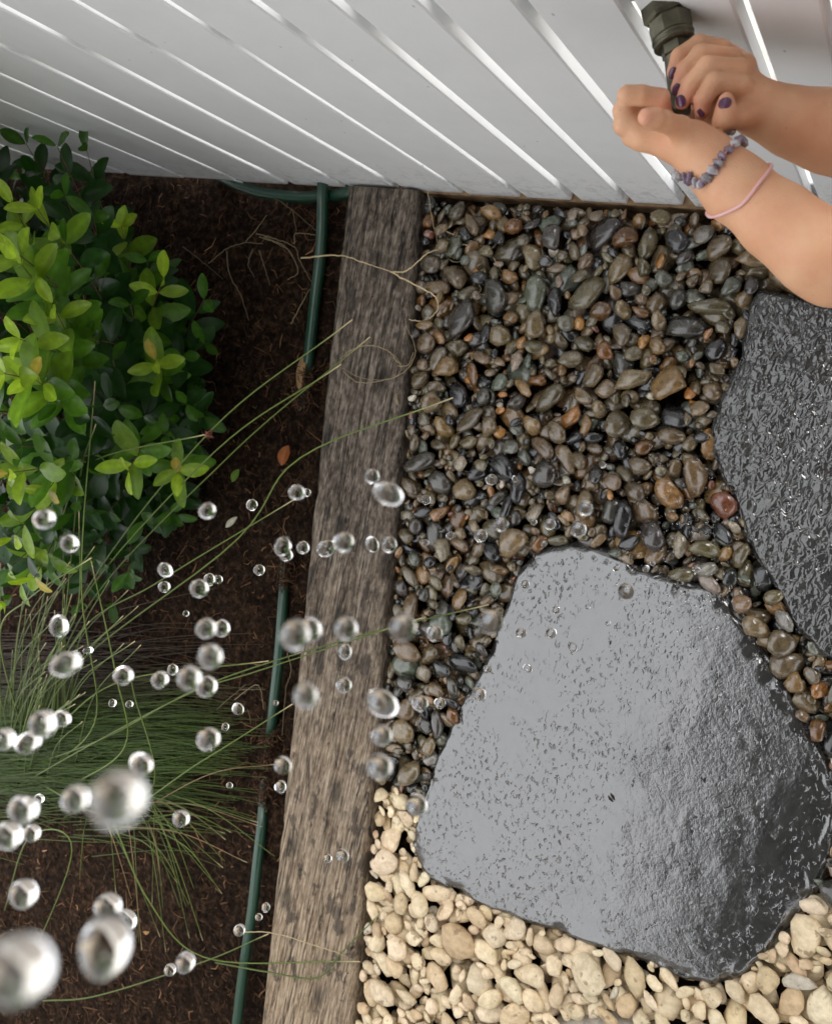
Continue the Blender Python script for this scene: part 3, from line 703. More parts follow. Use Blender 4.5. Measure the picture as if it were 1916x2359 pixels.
for i in range(34):                                   # short stems radiating from the second crown, right and below
    bx, by = RNG.uniform(180, 330), RNG.uniform(1620, 1740); a = RNG.uniform(-.5, 1.7); L = RNG.uniform(120, 330)
    ex, ey = bx + L * math.cos(a), by + L * math.sin(a); z = RNG.uniform(.03, .14)
    V, Fq, C = stem([(bx * k_, by * k_), ((bx * .5 + ex * .5) * k_, ((by + ey) * .5 - 25) * k_), (ex * k_, ey * k_)], (0, z, z * .4), .0014, .06 if RNG.random() < .6 else 0, None if RNG.random() < .75 else BRN)
    obj('stem', MB().add(V, Fq, C).mesh('stem', True, ro), MAT['stem'], rush)
for i in range(54):                                   # upright stems at the left crown
    bx, by = RNG.uniform(0, 150), RNG.uniform(1500, 1640); ex, ey = bx + RNG.uniform(-20, 170), by - RNG.uniform(120, 380)
    V, Fq, C = stem([(bx * k_, by * k_), ((bx * .7 + ex * .3) * k_, (by * .4 + ey * .6) * k_), (ex * k_, ey * k_)], (0, .18, RNG.uniform(.25, .4)), .0017, .05)
    obj('stem', MB().add(V, Fq, C).mesh('stem', True, ro), MAT['stem'], rush)
mb = MB()
for i in range(1500):                                 # combed thatch of the lying older stems
    bx, by = RNG.uniform(-220, 260), RNG.normal(1560, 70); L = RNG.uniform(120, 330); bend = RNG.normal(0, 22)
    if RNG.random() < .25: by -= 90
    zz = RNG.uniform(.0, .07) * max(.2, 1 - abs(by - 1560) / 220)
    p = [g(bx * k_, by * k_, zz), g((bx + L * .5) * k_, (by + bend * .5 - 10) * k_, zz + .015), g((bx + L) * k_, (by + bend + RNG.normal(0, 10)) * k_, max(.004, zz - .02))]
    V, Fq = tube(spline(p, 7), np.linspace(.0014, .0006, 7), 3, False)
    f = np.clip((1500 - by) / 90 + RNG.normal(0, .25), 0, 1); col = (np.array((.055, .098, .010)) * (1 - f) + np.array((.05, .03, .014)) * f) * RNG.uniform(.45, 1.35); mb.add(V, Fq, col)
tag(obj('thatch', mb.mesh('thatch', True, ro), MAT['stem'], rush), kind='stuff')
# seed heads
for x, y, z in ((437, 905, .40), (160, 1010, .42)):
    c = g(x * k_, y * k_, z); mb = MB()
    for i in range(46):
        d = RNG.normal(size=3); d /= np.linalg.norm(d); V, Fq = tube([c, c + d * RNG.uniform(.007, .011)], [.0018, .0006], 4); mb.add(V, Fq, np.array((.17, .055, .03)) * RNG.uniform(.6, 1.4))
    obj('seed_head', mb.mesh('seed_head', True, ro), MAT['stem'], rush)

# ------------------------------------------------------------------ litter: straw, twigs, fallen leaves
STRAW = np.array((.42, .33, .19))
def straw(name, strands, label, cat='straw', r=.0016, col=STRAW):
    mb = MB()
    for px in strands:
        pts = spline([g(x, y, z) for x, y, z in px], max(10, 7 * len(px))); pts += RNG.normal(0, .0006, pts.shape); V, Fq = tube(pts, np.linspace(r, r * .55, len(pts)), 5); mb.add(V, Fq, col * RNG.uniform(.75, 1.2))
    c = np.vstack(mb.V).mean(0); c[2] = 0; return tag(obj(name, mb.mesh(name, True, c), MAT['straw'], None, c), label, cat)
sA = lambda x, y: (380 + x * .4032, 400 + y * .4032)
def L(pts, z): return [(*sA(x, y), z if np.isscalar(z) else z[i]) for i, (x, y) in enumerate(pts)]
straw('dry_straw', [L([(780, 482), (990, 465), (1130, 505), (1290, 560)], (.05, .062, .062, .06)), L([(1290, 560), (1440, 640), (1540, 700), (1555, 780), (1480, 840), (1395, 832)], (.06, .062, .055, .03, .03, .05)), L([(1290, 560), (1390, 550), (1500, 455), (1620, 425), (1736, 400)], (.06, .065, .05, .02, .02))],
      'bent golden straw stalk lying across the sleeper onto the wet pebbles', r=.0019, col=STRAW * 1.25)
straw('dry_straw', [L([(1000, 1080), (1080, 1000), (1200, 985), (1310, 1040), (1350, 1110), (1290, 1170), (1130, 1170), (1010, 1110)], .056), L([(1020, 1130), (1100, 1190), (1250, 1180), (1370, 1130), (1425, 1040), (1420, 960), (1380, 880), (1372, 825)], .057),
                    L([(1340, 1090), (1270, 1010), (1150, 980), (1060, 1010), (1000, 1060)], .06), L([(1330, 1100), (1390, 1090), (1420, 1020)], .06)], 'curled ring of fine pale straw resting on the sleeper', r=.0011, col=STRAW * .7)
straw('dry_straw', [[(985, 440, .05), (995, 500, .035), (1022, 625, .015)], ], 'straight pale straw stalk leaning from the boards onto the pebbles', r=.0012)
sB = lambda x, y, z: (900 + x * .3456, 440 + y * .3456, z)
straw('dry_straw', [[sB(*p) for p in ((360, 265, .03), (480, 310, .025), (600, 370, .02), (690, 450, .02), (740, 540, .02))], [sB(*p) for p in ((690, 450, .02), (730, 580, .02), (690, 660, .02), (610, 690, .02), (560, 640, .02), (560, 560, .02), (620, 520, .02))],
                    [sB(*p) for p in ((380, 450, .02), (430, 470, .02), (560, 450, .02), (640, 420, .02))], [sB(*p) for p in ((575, 600, .02), (600, 660, .02), (560, 700, .02), (580, 745, .018))]], 'curly pale straw tangle lying on the dark wet pebbles', r=.0012, col=STRAW * .8)
straw('dry_straw', [L(p, .012) for p in ([(250, 510), (350, 430), (450, 395), (560, 400)], [(460, 390), (520, 320), (580, 235)], [(520, 340), (640, 375), (740, 420), (770, 500), (850, 640)], [(540, 360), (660, 400), (720, 460), (760, 560), (700, 605)], [(350, 440), (370, 580), (430, 690), (480, 840)],
                                         [(500, 430), (475, 520), (510, 590)], [(560, 350), (640, 400), (700, 430), (730, 470)], [(740, 400), (750, 340), (860, 350)], [(540, 440), (600, 640)])], 'tangle of dry brown grass stems on the dark soil', r=.0015, col=STRAW * .42)
straw('dry_straw', [L([(100, 415), (200, 490), (330, 600)], .02)], 'lone dry stalk on black soil beside the shrub', r=.0013, col=STRAW * .35)
straw('dry_straw', [L([(720, 860), (770, 760), (830, 655)], .015)], 'short pale straw stick next to the buried hose', r=.0015, col=STRAW * .6)
straw('dry_straw', [L([(600, 120), (730, 210), (880, 340)], .02), L([(730, 200), (750, 330)], .02)], 'thin forked twig on the soil by the upright hose', r=.0011, col=STRAW * .4)
sC = lambda x, y, z: (440 + x * .2995, 1080 + y * .2995, z)
straw('dry_straw', [[sC(*p) for p in ((380, 1700, .01), (570, 1695, .012))], [sC(*p) for p in ((330, 1780, .01), (480, 1670, .02), (530, 1690, .015), (560, 1850, .01))], [sC(*p) for p in ((200, 1850, .01), (420, 1660, .015))], [sC(*p) for p in ((740, 1420, .01), (770, 1550, .015), (730, 1700, .01), (700, 2050, .01))]], 'loose dry grass heap between the hose and the rush clump', r=.0013, col=STRAW * .5)
straw('dry_straw', [[(556, 2148, .045), (630, 2151, .062), (760, 2190, .062), (832, 2218, .03)]], 'kinked straw stalk across the dry end of the sleeper', r=.0015, col=STRAW * .85)
def flat_leaf(name, px, py, z, Ln, Wd, ang, col, label, tilt=.3):
    V, Fq, C = leaf_mesh(Ln, Wd, .35, .35, np.array(col), 0); rot = np.array(Matrix.Rotation(ang, 3, 'Z') @ Matrix.Rotation(tilt, 3, 'X')); V = V @ rot.T; p = g(px, py, z)
    return tag(obj(name, mesh(name, V, Fq, C), MAT['leaf'], None, p), label, 'leaf')
flat_leaf('fallen_leaf', 648, 1072, .012, .05, .03, 1.5, (.30, .10, .03), 'orange brown fallen leaf on the dark mulch')
flat_leaf('fallen_leaf', 690, 905, .012, .10, .022, 1.75, (.33, .20, .09), 'narrow tan fallen leaf by the buried hose')
flat_leaf('fallen_leaf', 535, 1110, .03, .035, .02, 1.3, (.12, .2, .03), 'small round green leaf fallen on the mulch')
flat_leaf('fallen_leaf', 520, 1215, .03, .04, .016, .9, (.5, .46, .36), 'pale papery seed case on the mulch')
flat_leaf('fallen_leaf', 1400, 1832, SLAB_Z + .008, .016, .006, -.7, (.03, .025, .02), 'tiny dark dead leaf on the wet slate', .05)
flat_leaf('fallen_leaf', 330, 2148, .02, .02, .013, .4, (.42, .24, .1), 'small tan bark flake on the mulch')
# leaf scraps on sleeper edge
flat_leaf('fallen_leaf', 912, 905, SLZ + .004, .028, .012, -1.3, (.24, .19, .13), 'grey brown leaf scrap under the straw ring')

# ------------------------------------------------------------------ brass tap and copper pipe
def C1(x, y, dep): return P(1356 + x * .3275, y * .3275, dep)
tapA, tapB = C1(500, -160, .785), C1(606, 330, .784)
tax = (tapB - tapA); TL = np.linalg.norm(tax); tax /= TL
tap = tag(empty('brass_tap', tuple(tapA)), 'tarnished brass tap fitting with hexagon nuts gripped by the hands', 'tap')
def lathe(a, ax, prof, k=24, rot=0.):
    u = np.cross(ax, [1, 0, 0]); u /= np.linalg.norm(u); v = np.cross(ax, u); th = np.arange(k) * 2 * math.pi / k + rot; V = []
    for s, r in prof: V.append(a + ax * s + r * (np.cos(th)[:, None] * u + np.sin(th)[:, None] * v))
    V = np.vstack(V); n = len(prof); Fq = [(i * k + j, i * k + (j + 1) % k, (i + 1) * k + (j + 1) % k, (i + 1) * k + j) for i in range(n - 1) for j in range(k)]
    return V, [tuple(f) for f in Fq] + [tuple(range(k - 1, -1, -1)), tuple(range((n - 1) * k, n * k))]
def tpart(name, prof, k, smooth, rot=0., a=tapA, ax=tax, mat='brass', parent=tap, sub=None):
    V, Fq = lathe(a, ax, prof, k, rot); o = obj(name, mesh(name, V - tapA, Fq, None, smooth), MAT[mat], parent); return o
tpart('hex_nut', [(-.030, .020), (-.028, .0235), (.006, .0235), (.008, .021), (.010, .0235), (.038, .0235), (.041, .021)], 6, False, .3)
tpart('body', [(.041, .0195), (.044, .021), (.058, .0205), (.060, .0185)], 8, False, .1)
tpart('flange', [(.058, .015), (.059, .0196), (.061, .0203), (.0625, .0196), (.063, .0185), (.0645, .0195), (.067, .0195), (.068, .014)], 36, True)
tpart('lock_nut', [(.067, .0125), (.068, .0140), (.077, .0140), (.078, .0125)], 6, False, .6)
spA, spB = C1(598, 350, .784), C1(640, 800, .790); sax = spB - spA; sl = np.linalg.norm(sax); sax /= sl
tpart('spout', [(-.01, .0095), (.004, .0098), (sl * .85, .0092), (sl * .86, .0108), (sl, .0108), (sl + .002, .009)], 24, True, 0, spA, sax)
cp = [np.array([-.343, WALL_Y - .012, -.04]), np.array([-.343, WALL_Y - .012, .30]), np.array([-.343, WALL_Y - .012, .47]), np.array([-.343, WALL_Y - .006, .492]), np.array([-.343, WALL_Y + .01, .50])]
V, Fq = tube(spline(cp, 20), .0085, 14); obj('copper_pipe', MB().add(V - tapA, Fq).mesh('copper_pipe'), MAT['copper'], tap)
V, Fq = tube(spline([tapA + tax * .004, tapA - tax * .03, np.array([-.343, WALL_Y - .02, .86]), np.array([-.343, WALL_Y - .012, .88])], 16), .0105, 14); obj('elbow', MB().add(V - tapA, Fq).mesh('elbow'), MAT['brass'], tap)

# ------------------------------------------------------------------ person: signed-distance body, meshed with surface nets
def C4(x, y, off, base): return P(1380 + x * .2304, 60 + y * .2304, base + off * .001)
def cone(p, a, b, ra, rb):
    ba = b - a; t = np.clip(((p - a) @ ba) / (ba @ ba + 1e-12), 0, 1); return np.linalg.norm(p - a - t[:, None] * ba, axis=1) - (ra + (rb - ra) * t)
def smin(a, b, k):
    h = np.clip(.5 + .5 * (b - a) / k, 0, 1); return b * (1 - h) + a * h - k * h * (1 - h)
def chain(p, pts, k=.003):
    d = None
    for (a, ra), (b, rb) in zip(pts[:-1], pts[1:]):
        c = cone(p, a, b, ra, rb); d = c if d is None else smin(d, c, k)
    return d
Z4 = .2304 / F                                         # zoom px -> metres per metre of depth
def fing(base, spec): return [(C4(x, y, o, base), r * Z4 * base) for x, y, o, r in spec]
BA, BB = .760, .748
A_f = [fing(BA, s) for s in (
    [(1420, 330, 26, 80), (1225, 235, 12, 88), (990, 182, 8, 88), (800, 300, 8, 78), (742, 455, 8, 62)],
    [(1450, 420, 22, 80), (1330, 320, 2, 88), (1010, 275, -4, 86), (855, 440, 0, 76), (782, 610, 3, 62)],
    [(1480, 520, 18, 84), (1400, 430, -6, 92), (1075, 405, -12, 92), (905, 590, -6, 80), (832, 750, -2, 68)],
    [(1480, 640, 16, 84), (1410, 580, -6, 92), (1145, 570, -12, 92), (1035, 735, -8, 82), (1030, 845, -4, 70)])]
A_th = fing(BA, [(1540, 800, 10, 120), (1420, 900, -2, 115), (1235, 935, -18, 92), (1262, 830, -23, 88), (1268, 745, -24, 76)])
A_pm = fing(BA, [(1420, 420, 20, 150), (1440, 640, 18, 170), (1580, 790, 12, 185)]) + []
A_heel = fing(BA, [(960, 560, 24, 105), (1100, 640, 22, 150), (1300, 780, 22, 190), (1060, 880, 20, 105)])
A_arm = [(C4(1500, 740, 14, BA), 165 * Z4 * BA), (C1(1200, 760, .772), .0205), (C1(1450, 860, .775), .0268), (C1(1720, 925, .775), .0335), (C1(2100, 1010, .77), .039), (C1(2500, 1080, .755), .040)]
B_f = [fing(BB, s) for s in (
    [(275, 690, 4, 100), (420, 690, 2, 96), (615, 715, 4, 88), (640, 800, 16, 78), (520, 800, 26, 70)],
    [(225, 840, 14, 96), (300, 760, 34, 88), (560, 790, 44, 84), (640, 860, 34, 76)],
    [(235, 990, 22, 94), (320, 900, 50, 86), (560, 900, 58, 80), (650, 930, 44, 72)],
    [(310, 1110, 28, 86), (420, 1020, 56, 76), (600, 1000, 62, 70), (660, 1010, 50, 62)])]
B_th = fing(BB, [(940, 1130, 2, 150), (800, 1020, -12, 112), (640, 950, -30, 92), (550, 925, -38, 92), (470, 905, -44, 80)])
B_pm = fing(BB, [(320, 760, 22, 105), (430, 900, 34, 195), (560, 1040, 30, 210), (760, 1130, 20, 195), (900, 1180, 12, 188)])
B_pm2 = fing(BB, [(270, 960, 22, 120), (420, 1110, 22, 120), (760, 1200, 14, 130)])
B_arm = [(C4(880, 1170, 10, BB), 180 * Z4 * BB), (C1(830, 1120, .752), .0208), (C1(1030, 1318, .745), .0260), (C1(1330, 1560, .732), .0290), (C1(1590, 1762, .722), .0318), (C1(1760, 1850, .728), .0345), (C1(2150, 1890, .765), .039)]
shA = np.array([.27, .36, .93]); shB = np.array([.25, .03, .93])
A_arm.append((shA, .05)); B_arm.append((shB, .052))
headc = np.array([.30, .20, 1.18]); mid_ = (shA + shB) / 2 + np.array([0, 0, .1])
def body_sdf(p):
    lo_, hi_ = p.min(0), p.max(0)
    def far(pts, m=.13): q = np.array(pts); return (q.min(0) - m > hi_).any() or (q.max(0) + m < lo_).any()
    def hand(fs, th, pms, arm, heel=None):
        d = None
        armd = chain(p, arm, .02)
        if far([q[0] for c in fs for q in c] + [q[0] for q in th]): return armd
        for c in fs:
            q = chain(p, c, .002) - (.0006 if fs is A_f else 0); d = q if d is None else smin(d, q, .0009)
        pm = None
        for c in pms:
            q = chain(p, c, .006); pm = q if pm is None else smin(pm, q, .008)
        if heel: pm = smin(pm, chain(p, heel, .006), .008)
        d = smin(d, pm, .0045); d = smin(d, chain(p, th, .004), .0018)
        return smin(d, armd, .012)
    d = np.minimum(hand(A_f, A_th, [A_pm], A_arm, A_heel), hand(B_f, B_th, [B_pm, B_pm2], B_arm))
    t = chain(p, [(shA, .05), ((shA + shB) / 2, .07), (shB, .05)]); d = smin(d, t, .02)
    nk = chain(p, [((shA + shB) / 2, .06), (headc + [.02, 0, -.06], .05)]); d = smin(d, nk, .03)
    if far([headc, mid_], .16): return d
    hd = (np.linalg.norm((p - headc) / np.array([.092, .075, .115]), axis=1) - 1) * .08
    nose = cone(p, headc + [-.09, 0, .0], headc + [-.108, 0, -.025], .010, .014); hd = smin(hd, nose, .012)
    for s in (-1, 1):
        hd = smin(hd, cone(p, headc + [.0, s * .076, .015], headc + [.005, s * .08, -.02], .012, .008), .006)
        hd = np.maximum(hd, -(np.linalg.norm(p - (headc + [-.098, s * .03, .012]), axis=1) - .017))
        hd = np.minimum(hd, np.linalg.norm(p - (headc + [-.078, s * .03, .012]), axis=1) - .0125)
    hd = smin(hd, cone(p, headc + [-.085, -.02, -.05], headc + [-.085, .02, -.05], .009, .009), .008)
    return smin(d, hd, .015)
def surface_nets(f, lo, hi, h):
    lo = np.array(lo); N = np.ceil((np.array(hi) - lo) / h).astype(int); B = 24; VK = []; VP = []; QU = []
    st = np.array([(N[1] + 2) * (N[2] + 2), N[2] + 2, 1], np.int64)
    bl = np.stack(np.meshgrid(*[np.arange(0, n, B) for n in N], indexing='ij'), -1).reshape(-1, 3)
    cen = lo + (bl + B / 2) * h; dist = f(cen); bl = bl[np.abs(dist) < B * h * .9 + .012]
    for b in bl:
        ax = [np.arange(b[i] - 1, b[i] + B + 1) for i in range(3)]
        G = np.stack(np.meshgrid(*ax, indexing='ij'), -1); S = f((lo + G.reshape(-1, 3) * h)).reshape(G.shape[:3]); ins = S < 0
        if ins.all() or not ins.any(): continue
        n = B + 1
        cnt = np.zeros((n, n, n)); acc = np.zeros((n, n, n, 3)); corner = ins[:-1, :-1, :-1]
        for a in range(3):
            o1, o2 = [x for x in range(3) if x != a]
            for u in (0, 1):
                for v in (0, 1):
                    s0 = [slice(0, n)] * 3; s0[o1] = slice(u, u + n); s0[o2] = slice(v, v + n); s1 = list(s0); s1[a] = slice(1, n + 1)
                    d0, d1 = S[tuple(s0)], S[tuple(s1)]; x = (d0 < 0) != (d1 < 0); t = np.where(x, d0 / np.where(x, d0 - d1, 1), 0)
                    q = np.zeros((n, n, n, 3)); q[..., a] = t; q[..., o1] = u; q[..., o2] = v; acc += q * x[..., None]; cnt += x
        act = cnt > 0; gi = G[:-1, :-1, :-1]; key = (gi + 1) @ st
        VK.append(key[act]); VP.append(lo + (gi[act] + acc[act] / cnt[act][:, None]) * h)
        own = np.zeros((n, n, n), bool); own[1:, 1:, 1:] = True
        for a in range(3):
            o1, o2 = (a + 1) % 3, (a + 2) % 3; s1 = [slice(0, n)] * 3; s1[a] = slice(1, n + 1); s0 = [slice(0, n)] * 3
            x0, x1 = ins[tuple(s0)], ins[tuple(s1)]; x = (x0 != x1) & own
            kk = key[x]; fl = x0[x]; e1, e2 = st[o1], st[o2]
            q = np.stack([kk, kk - e1, kk - e1 - e2, kk - e2], 1); q[~fl] = q[~fl][:, ::-1]; QU.append(q)
    VK = np.concatenate(VK); VP = np.concatenate(VP); uk, ui = np.unique(VK, return_index=True); Q = np.concatenate(QU); idx = np.searchsorted(uk, Q); idx = np.clip(idx, 0, len(uk) - 1)
    ok = (uk[idx] == Q).all(1); return VP[ui], idx[ok]
person = tag(empty('person', (.3, .2, -.05)), 'person reaching in with both bare forearms, hands closed round the brass tap', 'person')
BV, BF = surface_nets(body_sdf, (-.42, -.10, .60), (.46, .46, 1.33), .0017)
tone = np.tile(np.array((.67, .38, .225)), (len(BV), 1))
def redden(pts, r, c, amt):
    for q in pts:
        w = np.exp(-(np.linalg.norm(BV - q, axis=1) / r) ** 2)[:, None] * amt; tone[:] = tone * (1 - w) + np.array(c) * w
redden([c[-1][0] for c in A_f] + [A_th[-1][0], B_th[-1][0] - ray(1490, 275) / F * .01, B_f[0][2][0], B_f[0][3][0]], .011, (.66, .30, .22), .75)
redden([c[2][0] for c in A_f] + [c[0][0] for c in B_f], .014, (.64, .39, .25), .5)
po = np.array(person.location); obj('body', mesh('body', BV - po, BF, tone), MAT['skin'], person); print('body', len(BV))
# clothes
def sdf_obj(name, f, lo, hi, h, mat):
    V, Fq = surface_nets(f, lo, hi, h); obj(name, mesh(name, V - po, Fq), MAT[mat], person)
mid = (shA + shB) / 2; hip = np.array([.50, .2, .42])
def shirt(p):
    d = smin(chain(p, [(mid + [0, 0, -.03], .105), (mid * .5 + hip * .5, .12), (hip + [0, 0, .06], .135)], .05), chain(p, [(shA, .062), (shA * .55 + A_arm[-2][0] * .45, .062)]), .03)
    return np.maximum(smin(d, chain(p, [(shB, .064), (shB * .55 + B_arm[-2][0] * .45, .064)]), .03), -(chain(p, [(headc + [0, 0, -.02], .064), (mid + [0, 0, .10], .062)])))
sdf_obj('shirt', shirt, (-.05, -.2, .25), (.8, .6, 1.1), .006, 'shirt')
def trousers(p):
    d = None
    for s in (-1, 1):
        q = chain(p, [(hip + [0, s * .08, 0], .13), (np.array([.22, .2 + s * .12, .36]), .085), (np.array([.52, .2 + s * .13, .06]), .06)], .03); d = q if d is None else smin(d, q, .02)
    return d
sdf_obj('trousers', trousers, (.02, -.2, -.1), (.85, .6, .65), .007, 'denim')
def hairf(p):
    q = (np.linalg.norm((p - headc - [.014, 0, .018]) / np.array([.10, .085, .118]), axis=1) - 1) * .09 + .003 * np.sin(p[:, 1] * 260)
    return np.maximum(smin(q, cone(p, headc + [.07, 0, 0], headc + [.12, 0, -.16], .045, .02), .03), -(p[:, 0] - (headc[0] - .055)) - np.maximum(0, p[:, 2] - headc[2] - .06) * 1.6)
sdf_obj('hair', hairf, (.1, .05, .95), (.55, .4, 1.35), .005, 'hair')
for s in (-1, 1):
    V, Fq = ICO[2]; V = V * np.array([.13, .045, .04]); V[:, 2] = np.maximum(V[:, 2], -.03); obj('shoe', mesh('shoe', V, Fq), MAT['denim'], person, np.array([.52, .2 + s * .13, .0]) - po)
# nails
def nail(px, py, dep, w, l, dirpx, off=0.):
    c = P(px, py, dep); t = P(px + dirpx[0], py + dirpx[1], dep + off) - c; t /= np.linalg.norm(t)
    # walk along the view ray to the skin
    d = ray(px, py) / F; d /= np.linalg.norm(d); s = c - d * .05
    for _ in range(60):
        v = body_sdf(s[None])[0]; s = s + d * v
        if abs(v) < 2e-4: break
    e = 4e-4; nrm = np.array([body_sdf((s + e * q)[None])[0] - body_sdf((s - e * q)[None])[0] for q in np.eye(3)]); nrm /= np.linalg.norm(nrm)
    t = t - nrm * (t @ nrm); t /= np.linalg.norm(t); u = np.cross(nrm, t); V = []
    n = 9
    for i in range(n):
        for j in range(n):
            a, b = i / (n - 1) * 2 - 1, j / (n - 1) * 2 - 1; x, y = a * math.sqrt(1 - b * b / 2), b * math.sqrt(1 - a * a / 2); x *= (1 + .12 * abs(b)); 
            V.append(s + t * x * l / 2 + u * y * w / 2 + nrm * (.0009 - .0021 * y * y - .0004 * x * x))
    top = np.array(V); V = np.vstack([top, top - nrm * .0022]); i = np.arange(n * n).reshape(n, n); q = np.stack([i[:-1, :-1].ravel(), i[:-1, 1:].ravel(), i[1:, 1:].ravel(), i[1:, :-1].ravel()], 1)
    rim = list(i[0]) + list(i[1:, -1]) + list(i[-1, -2::-1]) + list(i[-2:0:-1, 0]); rim = np.array(rim); r2 = np.roll(rim, -1)
    Fq = np.vstack([q[:, ::-1], q + n * n, np.stack([rim, r2, r2 + n * n, rim + n * n], 1)])
    obj('painted_nail', mesh('painted_nail', V - po, Fq), MAT['polish'], person)
n4 = lambda x, y: (1380 + x * .2304, 60 + y * .2304)
nail(*n4(735, 468), BA, .0080, .0100, (-3, 10)); nail(*n4(772, 632), BA, .0085, .0102, (-4, 10)); nail(*n4(812, 748), BA, .0090, .0108, (3, 10)); nail(*n4(1012, 868), BA, .0060, .0080, (5, 10)); nail(*n4(1255, 762), BA, .0118, .0098, (1, -10))
# bracelet of stone chips and pink band, worn on the forearm
def ring(pts, n): 
    pts = np.array(pts + pts[:1]); q = np.vstack([pts[-2], pts, pts[1]]); out = []
    m = len(pts) - 1
    for u in np.linspace(0, m, n, endpoint=False):
        i = int(u); t = u - i; a, b, c, d = q[i:i + 4]; out.append(.5 * ((2 * b) + (c - a) * t + (2 * a - 5 * b + 4 * c - d) * t * t + (3 * b - a - 3 * c + d) * t ** 3))
    return np.array(out)
def hug(pts, gap):
    e = 4e-4
    for _ in range(12):
        v = body_sdf(pts); gr = np.stack([body_sdf(pts + e * q) - body_sdf(pts - e * q) for q in np.eye(3)], 1); gr /= np.linalg.norm(gr, axis=1)[:, None] + 1e-9; pts = pts - gr * (v - gap)[:, None] * .8
    return pts
br = ring([C1(645, 1195, .765), C1(690, 1270, .745), C1(770, 1295, .735), C1(850, 1240, .729), C1(920, 1170, .729), C1(990, 1090, .738), C1(1005, 1035, .752), C1(950, 985, .768), C1(860, 1010, .78), C1(740, 1110, .78)], 40)
br = hug(br, .0028); brc = br.mean(0); brac = tag(empty('stone_bracelet', tuple(brc)), 'bracelet of purple and clear stone chips on the lower wrist', 'bracelet')
V, Fq = tube(np.vstack([br, br[:1]]), .0006, 5, False); obj('cord', MB().add(V - brc, Fq).mesh('cord'), MAT['band'], brac)
for i in range(40):
    a = br[i]; V, Fq = pebble_shape(2, 1.); V = V * np.array([.0062, .0042, .003]) * RNG.uniform(.75, 1.25); T = br[(i + 1) % 40] - br[i - 1]; q = Vector(T).to_track_quat('Z', 'Y') @ Quaternion((0, 0, 1), RNG.uniform(0, 6.3)); V = V @ np.array(q.to_matrix()).T
    col = np.array(random.choice([(.30, .22, .30), (.24, .16, .23), (.52, .52, .54), (.62, .60, .62), (.6, .6, .6), (.55, .55, .57), (.34, .32, .34), (.42, .28, .38)])); obj('stone_chip', mesh('stone_chip', V, Fq, np.tile(col, (len(V), 1))), MAT['crystal'], brac, a - brc)
pb = ring([C1(866, 1455, .765), C1(930, 1488, .742), C1(1050, 1455, .722), C1(1150, 1370, .717), C1(1203, 1270, .724), C1(1185, 1187, .748), C1(1050, 1250, .778), C1(930, 1370, .782)], 60); pb = hug(pb, .0012); c = pb.mean(0)
V, Fq = tube(np.vstack([pb, pb[:2]]), .0017, 8, False); tag(obj('wrist_band', MB().add(V - c, Fq).mesh('wrist_band'), MAT['band'], None, c), 'thin pale pink elastic band on the lower forearm', 'wrist band')

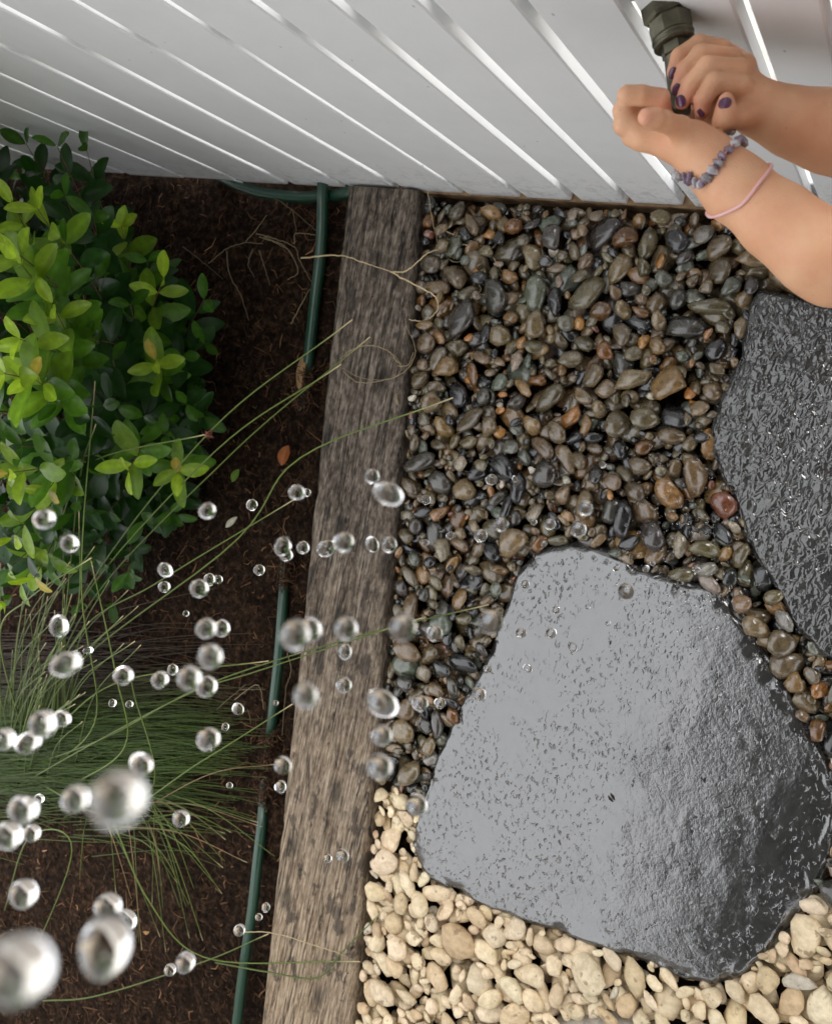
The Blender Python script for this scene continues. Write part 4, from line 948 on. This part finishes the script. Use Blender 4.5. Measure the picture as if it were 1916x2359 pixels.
# ------------------------------------------------------------------ flying water drops
drops = [(776, 994, 16), (811, 1032, 24), (619, 1028, 16), (640, 1028, 9), (526, 1054, 12), (433, 1067, 17), (93, 1084, 20), (145, 1135, 18), (590, 1140, 18), (597, 1158, 14), (632, 1143, 14), (680, 1145, 17), (716, 1132, 22), (776, 1136, 14), (812, 1137, 17), (889, 1043, 10),
         (1025, 1001, 12), (1074, 1000, 6), (1045, 1095, 16), (1003, 1118, 14), (940, 1118, 10), (888, 1132, 7), (1113, 1090, 7), (1147, 1094, 12), (1135, 1135, 7), (1221, 1061, 15), (1206, 1105, 17), (1257, 970, 7), (1096, 1220, 9), (1286, 1187, 6), (1348, 1187, 7), (1362, 1176, 6), (1453, 1188, 6), (1306, 1235, 16),
         (1160, 1273, 8), (1226, 1267, 5), (1269, 1302, 6), (1023, 1298, 26), (1087, 1322, 11), (1150, 1322, 11), (1195, 1351, 9), (1228, 1425, 5), (1017, 1397, 9), (1101, 1395, 8), (1000, 1450, 14), (876, 1468, 17), (918, 1468, 12), (840, 1310, 28), (907, 1322, 17), (721, 1312, 25), (720, 1360, 14), (616, 1325, 32), (645, 1315, 26),
         (718, 1430, 16), (637, 1452, 28), (798, 1468, 27), (797, 1535, 22), (792, 1600, 28), (869, 1681, 22), (590, 1598, 19), (586, 1642, 13), (684, 1792, 9), (715, 1786, 14), (541, 1190, 12), (345, 1190, 14), (343, 1225, 12), (415, 1228, 20), (437, 1210, 12), (455, 1210, 10), (388, 1281, 7), (430, 1312, 22), (462, 1312, 18), (124, 1307, 19), (138, 1387, 25),
         (184, 1358, 8), (258, 1411, 20), (334, 1419, 18), (360, 1398, 12), (395, 1415, 25), (432, 1433, 22), (440, 1370, 26), (235, 1468, 9), (270, 1470, 8), (497, 1480, 12), (470, 1517, 8), (575, 1468, 6), (435, 1543, 24), (479, 1640, 7), (90, 1510, 28), (130, 1500, 16), (60, 1550, 22), (10, 1545, 24), (247, 1668, 58), (295, 1595, 22),
         (158, 1668, 28), (378, 1709, 18), (50, 1690, 30), (18, 1745, 28), (67, 1740, 18), (82, 1668, 10), (50, 1866, 28), (225, 1893, 28), (265, 1920, 18), (222, 1975, 50), (387, 2010, 20), (355, 2025, 12), (40, 2030, 70), (500, 1942, 12), (540, 1915, 8), (555, 1895, 9)]
for x, y, r in drops:
    rr = .0056 * RNG.uniform(.85, 1.2); dep = min(max(rr * F / (r * k), .13), 1.25); rr = r * k * dep / F; V, Fq = ICO[4]; off = RNG.uniform(-50, 50, 3)
    V = V * (rr * (1 + .07 * noise(V * 1.0 + off, 2)))[:, None] ; sd = RNG.normal(size=3); sd /= np.linalg.norm(sd); V = V + np.outer(V @ sd, sd) * (RNG.uniform(-.15, .45) if RNG.random() < .6 else 0.); p = P(x * k, y * k, dep)
    px_, py_ = x * k, y * k; q = g(px_, py_); sl, sr = sleeper_lr(q[1])
    if inside(slabA, q[0], q[1]): wh = 'seen against the large wet slate'
    elif q[0] > sr: wh = 'seen against the wet pebbles'
    elif q[0] > sl - .02: wh = 'seen against the timber sleeper'
    elif y < 1360 and x < 300: wh = 'seen against the leafy shrub'
    elif y < 1420: wh = 'seen against dark soil between shrub and sleeper'
    elif y < 1720: wh = 'seen against the rush clump'
    else: wh = 'seen against bare mulch below the rush'
    if (x, y) == (247, 1668): lb = 'huge ring shaped blurred water drop touching two smaller drops'
    elif (x, y) == (40, 2030): lb = 'biggest blurred water drop of all with a dark centre'
    elif (x, y) == (222, 1975): lb = 'huge soft blurred water drop below a pair of merged drops'
    else: lb = ('large round water drop ' if r >= 22 else 'medium water drop ' if r >= 12 else 'tiny bright water bead ') + wh
    tag(obj('water_drop', mesh('water_drop', V, Fq), MAT['water'], None, p), lb, 'water drop', 'flying drops ' + wh)
# splash beads dancing where the water strikes the stone edge
mb = MB(); cx, cy = 1555, 1260
for i in range(420):
    a = RNG.normal(0, 1, 2); x, y = cx + a[0] * 75 + a[1] * 20, cy + a[1] * 130; z = abs(RNG.normal(0, .03)) + .012; rr = RNG.uniform(.001, .0034); V, Fq = ICO[2]; p = g(x, y, z)
    if y < 1000: continue
    mb.add(V * rr + p, Fq)
tag(obj('splash', mb.mesh('splash'), MAT['water']), 'fine splash of tiny water beads over pebbles at the stone edge', 'splash', kind='stuff')
